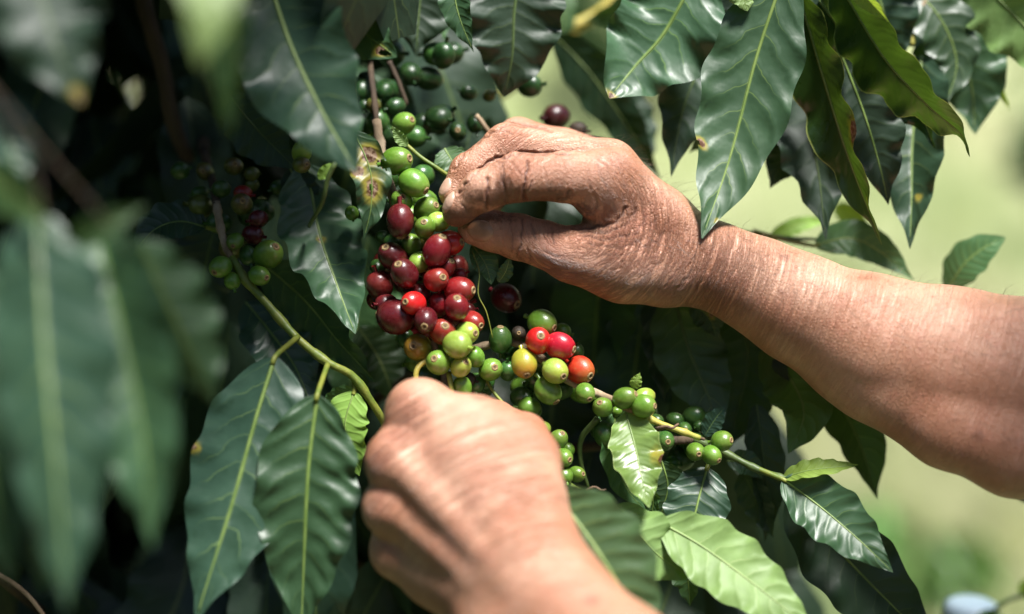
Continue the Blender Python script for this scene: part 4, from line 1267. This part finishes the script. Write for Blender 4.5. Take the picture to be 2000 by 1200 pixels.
# ---------------------------------------------------------------- cherries
def cherry_mesh(mat):
    nu, nvv = 18, 24
    verts, faces = [], []
    for i in range(nu + 1):
        th = math.pi * i / nu                      # 0 at blossom end (+Z)
        for k in range(nvv):
            ph = 2 * math.pi * k / nvv
            r = math.sin(th) ** 0.93
            z = math.cos(th)
            rr_ = 0.0064 * r * (1 + 0.018 * math.cos(2 * ph)) * (1 - 0.05 * z)
            zz = 0.0073 * z
            if i < 2:
                zz -= 0.00035 * (2 - i)
            verts.append((rr_ * math.cos(ph), rr_ * math.sin(ph) * 0.97, zz))
    for i in range(nu):
        for k in range(nvv):
            faces.append([i * nvv + k, (i + 1) * nvv + k, (i + 1) * nvv + (k + 1) % nvv, i * nvv + (k + 1) % nvv])
    # short stalk at the base
    b = len(verts)
    for (r_, z_) in ((0.0011, -0.0070), (0.0010, -0.0088), (0.0013, -0.0102)):
        for k in range(8):
            a_ = 2 * math.pi * k / 8
            verts.append((r_ * math.cos(a_), r_ * math.sin(a_), z_))
    for i in range(2):
        for k in range(8):
            faces.append([b + i * 8 + k, b + (i + 1) * 8 + k, b + (i + 1) * 8 + (k + 1) % 8, b + i * 8 + (k + 1) % 8])
    me = bpy.data.meshes.new('coffee_cherry')
    me.from_pydata(verts, [], faces)
    me.polygons.foreach_set('use_smooth', [True] * len(me.polygons))
    me.materials.append(M[mat])
    return me


def calyx_mesh():
    prof = [(0.0, 0.00695, 1), (0.00030, 0.0071, 1), (0.00052, 0.00695, 1), (0.00085, 0.00695, 0), (0.00110, 0.00735, 0), (0.00145, 0.00738, 0), (0.00180, 0.0071, 0), (0.0021, 0.0066, 0)]
    n = 16
    verts, faces, mi = [], [], []
    rr_ = random.Random(2)
    for r_, z_, m_ in prof:
        for k in range(n):
            a_ = 2 * math.pi * k / n
            j = 1 + rr_.uniform(-0.07, 0.07)
            verts.append((r_ * j * math.cos(a_), r_ * j * math.sin(a_), z_ + rr_.uniform(-0.00004, 0.00004)))
    for i in range(len(prof) - 1):
        for k in range(n):
            faces.append([i * n + k, (i + 1) * n + k, (i + 1) * n + (k + 1) % n, i * n + (k + 1) % n])
            mi.append(prof[i][2])
    me = bpy.data.meshes.new('calyx')
    me.from_pydata(verts, [], faces)
    me.polygons.foreach_set('use_smooth', [True] * len(me.polygons))
    me.materials.append(M['calyx']); me.materials.append(M['calyx_core'])
    me.polygons.foreach_set('material_index', mi)
    return me


CH = []


def berries(x0, y0, sc, rows):
    for (x, y, rx, ry, cx, cy, col, d) in rows:
        CH.append([x0 + x * sc, y0 + y * sc, rx * sc, ry * sc, None if cx is None else (cx - x) * sc, None if cy is None else (cy - y) * sc, col, d])


N_ = None
berries(660, 240, 540 / 1157, [
    (247, 160, 63, 54, 303, 152, 'green', 0), (318, 253, 62, 52, 370, 287, 'green', -2), (268, 325, 50, 42, 275, 312, 'green', 2), (260, 412, 57, 63, 262, 480, 'maroon', -6),
    (372, 362, 62, 38, 418, 346, 'green', 2), (420, 415, 43, 42, N_, N_, 'ltgreen', 0), (363, 438, 44, 44, 362, 420, 'green', -6), (232, 500, 42, 32, N_, N_, 'dkgreen', 10),
    (308, 510, 38, 44, 292, 483, 'green', 4), (355, 500, 28, 24, N_, N_, 'yellow', 8), (345, 583, 45, 42, N_, N_, 'ltgreen', 0), (228, 560, 60, 54, 203, 524, 'maroon', 0),
    (465, 505, 60, 52, 520, 500, 'bright', 0), (415, 535, 64, 56, 440, 480, 'red', -8), (278, 630, 56, 57, 257, 596, 'maroon', -10), (175, 680, 52, 58, N_, N_, 'maroon', 4),
    (450, 605, 48, 44, 478, 580, 'red', -2), (412, 655, 52, 50, 442, 648, 'red', -8), (508, 640, 32, 26, N_, N_, 'red', 4), (510, 700, 63, 48, 570, 702, 'red', -6),
    (345, 715, 48, 42, N_, N_, 'maroon', 2), (316, 755, 50, 45, 287, 750, 'bright', -12), (425, 760, 42, 44, N_, N_, 'red', -2), (497, 770, 50, 52, 500, 732, 'red', -14),
    (205, 760, 50, 38, N_, N_, 'maroon', 2), (240, 812, 78, 62, N_, N_, 'maroon', -6), (368, 828, 52, 48, 365, 852, 'maroon', -14), (440, 875, 58, 50, 452, 848, 'red', -12),
    (560, 835, 52, 42, 600, 850, 'red', -4), (540, 785, 30, 30, N_, N_, 'maroon', 6), (165, 605, 28, 34, N_, N_, 'dkgreen', 14), (333, 940, 57, 55, 318, 933, 'yellow', -4),
    (540, 880, 50, 42, 578, 880, 'ltgreen', -10), (498, 928, 60, 52, N_, N_, 'ltgreen', -16), (572, 980, 40, 42, N_, N_, 'green', -4), (420, 1003, 50, 52, 405, 985, 'green', -14),
    (515, 1020, 45, 40, 537, 1000, 'ltgreen', -14), (640, 1033, 48, 48, 657, 1022, 'green', 0), (520, 1110, 40, 42, N_, N_, 'green', -8), (578, 1090, 30, 46, N_, N_, 'dkgreen', 6),
    (545, 1072, 28, 26, N_, N_, 'black', 2), (705, 735, 60, 60, 750, 760, 'maroon', 22), (680, 908, 43, 52, 680, 855, 'dkgreen', 8), (757, 880, 28, 30, 757, 880, 'black', 8),
    (855, 838, 62, 44, 908, 860, 'green', 6), (838, 912, 50, 55, 848, 892, 'bright', -4), (930, 935, 62, 48, 990, 950, 'bright', -2), (940, 872, 35, 28, N_, N_, 'green', 14),
    (1000, 960, 30, 34, N_, N_, 'dkgreen', 10), (780, 1008, 50, 60, 790, 1056, 'yellow', -4), (910, 1040, 52, 50, 942, 1060, 'ltgreen', -8), (1015, 1035, 58, 50, 1054, 1058, 'orange', 0),
    (880, 1122, 55, 55, 912, 1166, 'green', -2), (710, 1040, 30, 42, N_, N_, 'dkgreen', 10), (770, 1150, 50, 40, N_, N_, 'dkgreen', 12), (1035, 1132, 40, 42, 1052, 1156, 'green', -6),
    (1108, 1190, 42, 40, 1092, 1168, 'green', -6), (945, 1115, 30, 50, N_, N_, 'dkgreen', 12), (800, 1190, 46, 36, N_, N_, 'green', 6), (850, 1010, 26, 40, N_, N_, 'dkgreen', 14),
    (620, 1080, 32, 40, N_, N_, 'dkgreen', 14), (285, 905, 34, 40, N_, N_, 'dkgreen', 16), (470, 820, 34, 34, N_, N_, 'red', 8), (300, 690, 34, 34, N_, N_, 'maroon', 10),
    (155, 745, 32, 36, N_, N_, 'maroon', 14), (190, 480, 30, 26, N_, N_, 'dkgreen', 18), (380, 1060, 44, 40, N_, N_, 'dkgreen', 8), (330, 610, 28, 28, N_, N_, 'maroon', 14)])
berries(1040, 580, 0.35, [
    (517, 565, 60, 60, 570, 542, 'green', -8), (625, 560, 55, 48, N_, N_, 'ltgreen', 2), (622, 610, 68, 53, 684, 607, 'green', -10), (405, 768, 60, 70, 430, 830, 'dkgreen', 4),
    (1058, 805, 62, 48, 1108, 795, 'green', 0), (910, 865, 50, 50, 920, 872, 'green', -2), (1000, 885, 50, 48, 1032, 908, 'green', -6), (740, 805, 52, 50, 750, 805, 'dkgreen', 14),
    (850, 740, 42, 38, 850, 740, 'dkgreen', 16), (795, 690, 48, 38, N_, N_, 'dkgreen', 22), (930, 720, 30, 30, N_, N_, 'dkgreen', 20), (145, 795, 48, 55, 168, 756, 'green', -4),
    (170, 900, 55, 52, 207, 905, 'green', -8), (200, 850, 32, 36, N_, N_, 'green', 6), (180, 995, 42, 45, N_, N_, 'green', -8), (248, 990, 43, 46, 282, 985, 'green', -2),
    (60, 735, 42, 36, N_, N_, 'ltgreen', 0), (190, 1090, 36, 36, N_, N_, 'dkgreen', 6), (15, 630, 30, 46, N_, N_, 'green', 6), (640, 700, 40, 40, N_, N_, 'dkgreen', 14),
    (365, 750, 30, 50, N_, N_, 'dkgreen', 12), (690, 690, 40, 36, N_, N_, 'dkgreen', 18), (470, 640, 34, 22, N_, N_, 'green', 6), (780, 930, 40, 36, N_, N_, 'dkgreen', 26),
    (700, 780, 34, 34, N_, N_, 'dkgreen', 24), (880, 790, 34, 30, N_, N_, 'dkgreen', 12)])
berries(300, 240, 460 / 1200, [
    (340, 735, 55, 52, 318, 765, 'green', -2), (400, 805, 36, 46, N_, N_, 'green', 0), (415, 605, 42, 42, 412, 630, 'green', 4), (480, 675, 42, 46, N_, N_, 'dkgreen', 10),
    (585, 670, 73, 63, 632, 634, 'green', 0), (540, 780, 54, 43, 584, 792, 'green', -4), (450, 415, 60, 48, 466, 400, 'olive', 14), (535, 490, 50, 38, N_, N_, 'maroon', 14),
    (505, 570, 50, 45, N_, N_, 'maroon', 14), (455, 360, 46, 34, N_, N_, 'red', 22), (345, 338, 43, 42, N_, N_, 'dkgreen', 26), (408, 222, 48, 42, 425, 215, 'olive', 34),
    (498, 262, 36, 36, N_, N_, 'olive', 32), (135, 245, 42, 42, N_, N_, 'dkgreen', 44), (262, 248, 46, 43, 262, 252, 'olive', 42), (235, 360, 36, 36, N_, N_, 'dkgreen', 40),
    (755, 150, 42, 56, N_, N_, 'ltgreen', 6), (755, 215, 45, 38, 786, 216, 'olive', 2), (1142, 330, 46, 60, N_, N_, 'green', 4), (635, 330, 36, 34, N_, N_, 'dkgreen', 34),
    (1010, 460, 30, 36, N_, N_, 'green', 8), (500, 320, 34, 30, N_, N_, 'olive', 34)])
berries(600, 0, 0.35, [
    (540, 690, 68, 58, 592, 672, 'green', 26), (495, 595, 50, 50, N_, N_, 'green_shaded', 40), (370, 590, 40, 45, 380, 605, 'olive', 36), (435, 510, 46, 50, N_, N_, 'green_shaded', 46),
    (330, 450, 50, 46, N_, N_, 'green_shaded', 52), (840, 735, 46, 52, 842, 735, 'green_shaded', 44), (935, 690, 46, 50, N_, N_, 'green_shaded', 48), (735, 715, 42, 38, N_, N_, 'green_shaded', 56),
    (680, 440, 68, 58, N_, N_, 'green_shaded', 60), (1390, 655, 78, 62, N_, N_, 'dkmaroon', 80), (1510, 725, 52, 36, N_, N_, 'black', 66), (345, 800, 34, 46, N_, N_, 'green', 30),
    (1015, 535, 34, 34, N_, N_, 'olive', 56), (440, 640, 42, 40, N_, N_, 'green_shaded', 46), (800, 300, 60, 60, N_, N_, 'green_shaded', 60), (1240, 480, 60, 60, N_, N_, 'green_shaded', 62),
    (1190, 420, 50, 50, N_, N_, 'maroon', 64), (900, 520, 42, 42, N_, N_, 'green_shaded', 60), (320, 590, 36, 40, N_, N_, 'green_shaded', 46), (1250, 360, 50, 46, N_, N_, 'green_shaded', 70)])

xr = random.Random(4)
def extra(n, x0, x1, y0, y1, d0, d1, cols):
    for _ in range(n):
        CH.append([xr.uniform(x0, x1), xr.uniform(y0, y1), xr.uniform(20, 25), xr.uniform(19, 23), None, None, xr.choice(cols), xr.uniform(d0, d1)])
extra(14, 745, 905, 470, 650, 18, 26, ['maroon', 'maroon', 'red', 'dkgreen'])
extra(9, 800, 930, 640, 740, 16, 24, ['green', 'dkgreen'])
extra(12, 940, 1140, 640, 770, 18, 30, ['dkgreen', 'dkgreen', 'green'])
extra(16, 690, 890, 70, 270, 40, 60, ['green_shaded', 'green_shaded', 'dkgreen'])
extra(6, 735, 830, 300, 440, 18, 28, ['green', 'dkgreen'])
extra(8, 1200, 1400, 800, 900, 22, 34, ['dkgreen'])
extra(5, 380, 540, 380, 520, 24, 36, ['dkgreen', 'olive'])

# settle depths so that neighbours touch instead of cutting into each other
cp = np.array([[c[0], c[1], c[7]] for c in CH], float)
cr = np.array([(c[2] + c[3]) / 2 for c in CH])
mmpx = S(0) * 1000
for it in range(160):
    for i in range(len(CH)):
        dx = (cp[:, 0] - cp[i, 0]) * mmpx
        dy = (cp[:, 1] - cp[i, 1]) * mmpx
        lat2 = dx * dx + dy * dy
        need = (cr + cr[i]) * mmpx * 0.84
        m_ = (lat2 < need ** 2) & (np.arange(len(CH)) != i)
        for j in np.where(m_)[0]:
            want = math.sqrt(need[j] ** 2 - lat2[j])
            dz = cp[j, 2] - cp[i, 2]
            if abs(dz) < want:
                push = (want - abs(dz)) * 0.25
                sg = 1 if dz > 0 or (dz == 0 and j > i) else -1
                cp[j, 2] += sg * push
                cp[i, 2] -= sg * push
cmesh = {}
cal = calyx_mesh()
crng = random.Random(21)
for i, c in enumerate(CH):
    col = c[6]
    if col not in cmesh:
        cmesh[col] = cherry_mesh(col)
    d = cp[i, 2]
    rad = cr[i]
    big = max(c[2], c[3])
    if c[4] is not None:
        ox, oy = c[4] / (big * 1.08), c[5] / (big * 1.08)
        l2 = ox * ox + oy * oy
        if l2 > 0.98:
            s_ = math.sqrt(0.98 / l2); ox *= s_; oy *= s_; l2 = 0.98
        ax = RGT * ox - UPV * oy - FWD * math.sqrt(1 - l2)
    else:
        if c[2] >= c[3]:
            base = np.array([crng.choice((-1, 1)), crng.uniform(-0.5, 0.5)])
        else:
            base = np.array([crng.uniform(-0.5, 0.5), crng.choice((-1, 1))])
        ax = RGT * base[0] - UPV * base[1] + FWD * crng.uniform(0.2, 1.0)
    ax = nrm(ax)
    q = Vector(ax).to_track_quat('Z', 'Y')
    o = bpy.data.objects.new('coffee_cherry', cmesh[col])
    sc_ = rad * S(d) / 0.0061
    o.scale = (sc_ * crng.uniform(0.96, 1.04), sc_ * crng.uniform(0.96, 1.04), sc_ * crng.uniform(0.95, 1.06))
    o.rotation_mode = 'QUATERNION'
    o.rotation_quaternion = q @ Matrix.Rotation(crng.uniform(0, 6.28), 4, 'Z').to_quaternion()
    o.location = P(c[0], c[1], d) - abs_loc(shrub)
    link(o, shrub)
    k = bpy.data.objects.new('calyx', cal)
    link(k, o)

# ---------------------------------------------------------------- filling foliage of the shrub
frng = random.Random(77)


def proto_leaf(seed, L, Wd, mat, nu=20, nv=5):
    r = random.Random(seed)
    droop = r.uniform(0.05, 0.35)
    pts = [np.array([0, 0, 0]), np.array([r.uniform(-0.1, 0.1) * L, -droop * L * 0.5, -0.35 * L]), np.array([0, -droop * L * 0.4, -0.7 * L]), np.array([r.uniform(-0.1, 0.1) * L, 0.1 * L, -L])]
    c_ = catmull(pts, nu)
    s0 = np.tile(np.array([[-1.0, 0, 0]]), (nu, 1))
    verts, u, vs = leaf_geo(c_, s0, None, Wd / 2, 0, r.uniform(5, 16), 0.10, 4.5, r.uniform(0.4, 0.9), seed, nv, 0.018)
    return leaf_mesh('leaf', verts, u, vs, M[mat]), verts


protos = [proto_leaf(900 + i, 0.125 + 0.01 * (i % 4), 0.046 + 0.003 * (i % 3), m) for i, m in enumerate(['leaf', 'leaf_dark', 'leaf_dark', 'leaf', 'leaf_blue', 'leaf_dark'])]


def clear_gap(px, py, d):
    """True where the photograph looks through to the hillside or to something in focus."""
    gaps = [(1180, 250, 150, 260), (1250, 330, 190, 130), (1130, 30, 110, 120), (918, 130, 34, 90), (70, 215, 40, 30), (262, 110, 30, 40), (350, 165, 24, 30)]
    for gx_, gy_, rx, ry in gaps:
        if ((px - gx_) / rx) ** 2 + ((py - gy_) / ry) ** 2 < 1:
            return True
    if px > 1440:
        return True
    if px > 1180 and py < 470:
        return True
    return False


placed = 0
tries = 0
while placed < 170 and tries < 5000:
    tries += 1
    px, py, d = frng.uniform(-120, 1440), frng.uniform(-160, 1230), frng.uniform(75, 300)
    # the blade hangs below its base: test base, middle, tip
    if any(clear_gap(px + o_, py + q_, d) for q_ in (0, 150, 330) for o_ in (-60, 0, 60)):
        continue
    if px > 1240 and py < 560:
        continue
    me, _ = frng.choice(protos)
    o = bpy.data.objects.new('leaf', me)
    o.location = P(px, py, d) - abs_loc(shrub)
    o.rotation_euler = (frng.uniform(-0.5, 0.4), frng.uniform(-0.6, 0.6), frng.uniform(-1.0, 1.0))
    s_ = frng.uniform(0.8, 1.15)
    o.scale = (s_, s_, s_)
    link(o, shrub)
    placed += 1

# dense inner and upper foliage nobody could count leaf by leaf
lv_, lf_, luv = [], [], []
simple = [(v.shape, v[::4, ::5]) for _, v in protos]


def add_mass(px, py, d, r):
    g = r.choice(simple)[1]
    m = Matrix.Translation(Vector(P(px, py, d))) @ Matrix.Rotation(r.uniform(-1.1, 1.1), 4, 'Z') @ Matrix.Rotation(r.uniform(-0.7, 0.7), 4, 'X') @ Matrix.Rotation(r.uniform(-0.7, 0.7), 4, 'Y')
    m = np.array(m)
    s_ = r.uniform(0.85, 1.25)
    q = g.reshape(-1, 3) * s_ @ m[:3, :3].T + m[:3, 3]
    b = len(lv_)
    nu_, nw_ = g.shape[:2]
    lv_.extend(q.tolist())
    for i in range(nu_ - 1):
        for j in range(nw_ - 1):
            lf_.append([b + i * nw_ + j, b + (i + 1) * nw_ + j, b + (i + 1) * nw_ + j + 1, b + i * nw_ + j + 1])
    for i in range(nu_):
        for j in range(nw_):
            luv.append((i / (nu_ - 1), j / (nw_ - 1)))


n_in = 0
while n_in < 900:
    px, py, d = frng.uniform(-900, 1430), frng.uniform(-500, 1500), frng.uniform(180, 620)
    f_ = (FOCUS + 0.0) / (FOCUS + d / 1000)
    if any(clear_gap(px + o_, py + q_, d) for q_ in (0, 120, 260) for o_ in (-50, 0, 50)) or (px > 1200 and py < 600) or (px > 1030 and py < 330):
        continue
    add_mass(px, py, d, frng)
    n_in += 1
n_up = 0
while n_up < 420:      # unseen canopy added above the frame to shade the interior
    px, py, d = frng.uniform(-1000, 900), frng.uniform(-1300, -420), frng.uniform(-60, 420)
    if px > 620 and d < 60:
        continue
    add_mass(px, py, d, frng)
    n_up += 1
while n_up < 640:      # the left flank, outside the frame
    px, py, d = frng.uniform(-1400, -260), frng.uniform(-600, 1500), frng.uniform(-40, 420)
    add_mass(px, py, d, frng)
    n_up += 1
while n_up < 900:      # the skirt below the frame
    px, py, d = frng.uniform(-900, 1500), frng.uniform(1320, 2900), frng.uniform(60, 560)
    add_mass(px, py, d, frng)
    n_up += 1
lv_keep, lf_keep, luv_keep = lv_, lf_, luv
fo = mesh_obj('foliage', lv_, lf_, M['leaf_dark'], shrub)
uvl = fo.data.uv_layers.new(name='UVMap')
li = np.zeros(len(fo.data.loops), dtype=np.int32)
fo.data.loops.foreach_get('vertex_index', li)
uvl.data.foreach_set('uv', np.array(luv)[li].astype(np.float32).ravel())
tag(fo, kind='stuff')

# unseen leaves added above the frame to keep sun off the fruiting shrub's inside
lv_, lf_, luv = [], [], []
SD = np.array(SUN_DIR)
n_ov = 0
while n_ov < 170:
    p_ = P(frng.uniform(-300, 260), frng.uniform(-50, 1150), frng.uniform(0, 160)) + SD * frng.uniform(0.30, 0.75)
    x_, y_, d_ = unproject(p_[None])
    if FOCUS + d_[0] / 1000 < 0.05 or y_[0] + 0.16 / S(d_[0]) > -30:
        continue
    add_mass(x_[0], y_[0], d_[0], frng)
    n_ov += 1
shade_leaves = mesh_obj('foliage', lv_, lf_, M['leaf_dark'], near_shrub)
uvl = shade_leaves.data.uv_layers.new(name='UVMap')
li = np.zeros(len(shade_leaves.data.loops), dtype=np.int32)
shade_leaves.data.loops.foreach_get('vertex_index', li)
uvl.data.foreach_set('uv', np.array(luv)[li].astype(np.float32).ravel())
tag(shade_leaves, kind='stuff')

# ---------------------------------------------------------------- hillside planting, far behind
def far_shrub(x, y, h, rad, label, group, dark, seed, count=520):
    r = random.Random(seed)
    z0 = ground_h(x, y)
    e = empty('hillside_shrub', (x, y, z0 - 0.02))
    tag(e, label, 'shrub', group)
    c_ = [np.array([x, y, z0 - 0.02]), np.array([x + 0.03, y, z0 + h * 0.45]), np.array([x, y, z0 + h * 0.85])]
    tv, tf = tube_geo(catmull(c_, 10), np.linspace(0.03, 0.01, 10), 7)
    mesh_obj('trunk', tv, tf, M['wood_dark'], e)
    vv, ff, uu = [], [], []
    for k in range(count):
        a_, b_ = r.uniform(0, 6.28), r.uniform(-1, 1)
        rr_ = rad * (0.55 + 0.45 * r.random()) * math.sqrt(1 - b_ * b_ * 0.75)
        p = np.array([x + rr_ * math.cos(a_), y + rr_ * math.sin(a_), z0 + h * (0.58 + 0.42 * b_)])
        t = nrm([math.cos(a_) * 0.5 + r.uniform(-0.5, 0.5), math.sin(a_) * 0.5 + r.uniform(-0.5, 0.5), -0.8])
        s_ = nrm(np.cross(t, [r.uniform(-1, 1), r.uniform(-1, 1), 0.4])) * 0.028
        L = r.uniform(0.11, 0.17)
        n_ = nrm(np.cross(s_, t)) * 0.012
        b0 = len(vv)
        for (uu_, w_) in ((0, 0.1), (0.35, 1), (0.7, 0.75), (1, 0.05)):
            vv += [p + t * L * uu_ - s_ * w_ + n_ * w_, p + t * L * uu_, p + t * L * uu_ + s_ * w_ + n_ * w_]
            uu += [(uu_, 0), (uu_, 0.5), (uu_, 1)]
        for q in range(3):
            for g in range(2):
                ff.append([b0 + q * 3 + g, b0 + q * 3 + g + 1, b0 + q * 3 + g + 4, b0 + q * 3 + g + 3])
    cr_ = mesh_obj('crown', vv, ff, M[('leaf_mid' if not dark else 'leaf') if count != 90 else 'leaf_pale'], e)
    ul = cr_.data.uv_layers.new(name='UVMap')
    li_ = np.zeros(len(cr_.data.loops), dtype=np.int32)
    cr_.data.loops.foreach_get('vertex_index', li_)
    ul.data.foreach_set('uv', np.array(uu)[li_].astype(np.float32).ravel())


FARG = 'shrubs on the hillside behind the coffee shrub'
FARL = 'blurred green shrub growing on the sunlit hillside behind the hands'
for i, (x, y, h, rad, dk) in enumerate([(2.6, 5.4, 0.4, 0.4, False), (0.7, 6.2, 0.9, 0.5, False),
                                        (-1.6, 5.2, 1.2, 0.7, True), (-3.2, 7.5, 1.4, 0.8, True), (6.2, 10.5, 1.4, 0.9, False), (2.4, 12.5, 1.5, 0.9, True)]):
    far_shrub(x, y, h, rad, FARL, FARG, dk, 300 + i)

def ground_hit(px, py):
    dirv = FWD + RGT * (px - 1000) * K - UPV * (py - 600) * K
    t = 0.5
    while t < 60:
        q = CAM + dirv * t
        if q[2] <= ground_h(q[0], q[1]):
            return q
        t += 0.02
    return q


for i, (px, py, h, rad) in enumerate([(1680, 1080, 0.15, 0.08), (1790, 1150, 0.16, 0.11), (1870, 1120, 0.10, 0.06)]):
    g_ = ground_hit(px, py)
    far_shrub(g_[0], g_[1], h, rad, 'low blurred weed bush on the grassy slope below the shrubs', 'low weed bushes on the slope', False, 500 + i, 90)

# grass tufts on the slope
grv, grf = [], []
gr = random.Random(5)
for k in range(9000):
    y = gr.uniform(1.2, 9.0)
    x = gr.uniform(-0.6 * y - 1.0, 0.6 * y + 1.2)
    z = ground_h(x, y)
    a_ = gr.uniform(0, 6.28)
    L = gr.uniform(0.04, 0.16)
    lean = gr.uniform(0.1, 0.5) * L
    w_ = 0.004 + 0.004 * gr.random()
    dx, dy = math.cos(a_), math.sin(a_)
    b0 = len(grv)
    grv += [(x - dy * w_, y + dx * w_, z - 0.01), (x + dy * w_, y - dx * w_, z - 0.01),
            (x + dx * lean * 0.4 - dy * w_ * 0.7, y + dy * lean * 0.4 + dx * w_ * 0.7, z + L * 0.6), (x + dx * lean * 0.4 + dy * w_ * 0.7, y + dy * lean * 0.4 - dx * w_ * 0.7, z + L * 0.6),
            (x + dx * lean, y + dy * lean, z + L)]
    grf += [[b0, b0 + 1, b0 + 3, b0 + 2], [b0 + 2, b0 + 3, b0 + 4]]
M['grass'] = plain_mat('grass_blade', (0.14, 0.20, 0.04), (0.30, 0.32, 0.09), 3, 0.7)
go = mesh_obj('grass', grv, grf, M['grass'])
tag(go, 'sunlit yellow green grass growing on the slope', 'grass', kind='stuff')

# ---------------------------------------------------------------- blue stake and sapling, lower right
M['blue'] = plain_mat('blue_plastic', (0.34, 0.46, 0.57), (0.42, 0.54, 0.63), 60, 0.42, 0.0008, 90)
sp = P(1898, 1178, 165)
zt, zg = sp[2], ground_h(sp[0], sp[1])
stake = empty('pipe_stake', (sp[0], sp[1], zg - 0.03))
tag(stake, 'pale blue plastic pipe stake with rounded cap beside the lower leaves', 'stake')


def lathe(profile, n=28):
    vv, ff = [], []
    for r_, z_ in profile:
        for k in range(n):
            a_ = 2 * math.pi * k / n
            vv.append((sp[0] + r_ * math.cos(a_), sp[1] + r_ * math.sin(a_), z_))
    for i in range(len(profile) - 1):
        for k in range(n):
            ff.append([i * n + k, i * n + (k + 1) % n, (i + 1) * n + (k + 1) % n, (i + 1) * n + k])
    return vv, ff


mesh_obj('pipe', *lathe([(0.0135, zg - 0.03), (0.0135, zt - 0.035)]), M['blue'], stake)
mesh_obj('cap', *lathe([(0.0138, zt - 0.036), (0.0160, zt - 0.035), (0.0162, zt - 0.006), (0.0150, zt - 0.001), (0.0120, zt + 0.001), (0.0001, zt + 0.0015)]), M['blue'], stake)

s0 = P(2060, 1130, 150)
sap = empty('coffee_sapling', (s0[0] + 0.02, s0[1] + 0.01, ground_h(s0[0], s0[1]) - 0.01))
tag(sap, 'young coffee sapling with lime leaves next to the blue stake', 'sapling')
foot = abs_loc(sap)
tv, tf = tube_geo(catmull([foot, (foot + s0) / 2 + np.array([0.01, 0, 0]), s0, s0 + np.array([0, 0, 0.03])], 20), np.linspace(0.006, 0.0025, 20), 8)
mesh_obj('stem', tv, tf, M['stem_dark'], sap)
branch(sap, [(2060, 1140, 150), (2000, 1162, 148), (1962, 1176, 146), (1935, 1200, 146)], 5, 4, 'stem_dark', n=14)
leaf(sap, [(2020, 1165, 148), (2004, 1150, 146), (2012, 1125, 146)], 30, roll=10, fold=12, mat='leaf_lime', rib=False)
leaf(sap, [(1945, 1190, 146), (1930, 1230, 146), (1940, 1300, 148)], 60, roll=10, fold=12, mat='leaf_mid', rib=False)
leaf(sap, [(2060, 1120, 150), (2090, 1080, 148), (2100, 1010, 150)], 80, roll=10, fold=12, mat='leaf_mid', rib=False)
leaf(sap, [(1990, 975, 100), (2020, 960, 98), (2070, 990, 98)], 60, roll=-30, fold=8, mat='leaf_dark', rib=False)

# ---------------------------------------------------------------- unseen shrubs added behind the photographer to block front sky light
for i, (x, y, h, rad) in enumerate([(-2.0, -2.3, 2.3, 0.85), (-0.7, -2.5, 2.4, 0.9), (0.7, -2.45, 2.3, 0.9), (2.0, -2.4, 2.4, 0.9), (-2.2, -0.9, 2.2, 0.8)]):
    far_shrub(x, y, h, rad, 'unseen coffee shrub added behind the camera to block sky light', 'added light-blocking shrubs behind the camera', True, 400 + i, 2200)
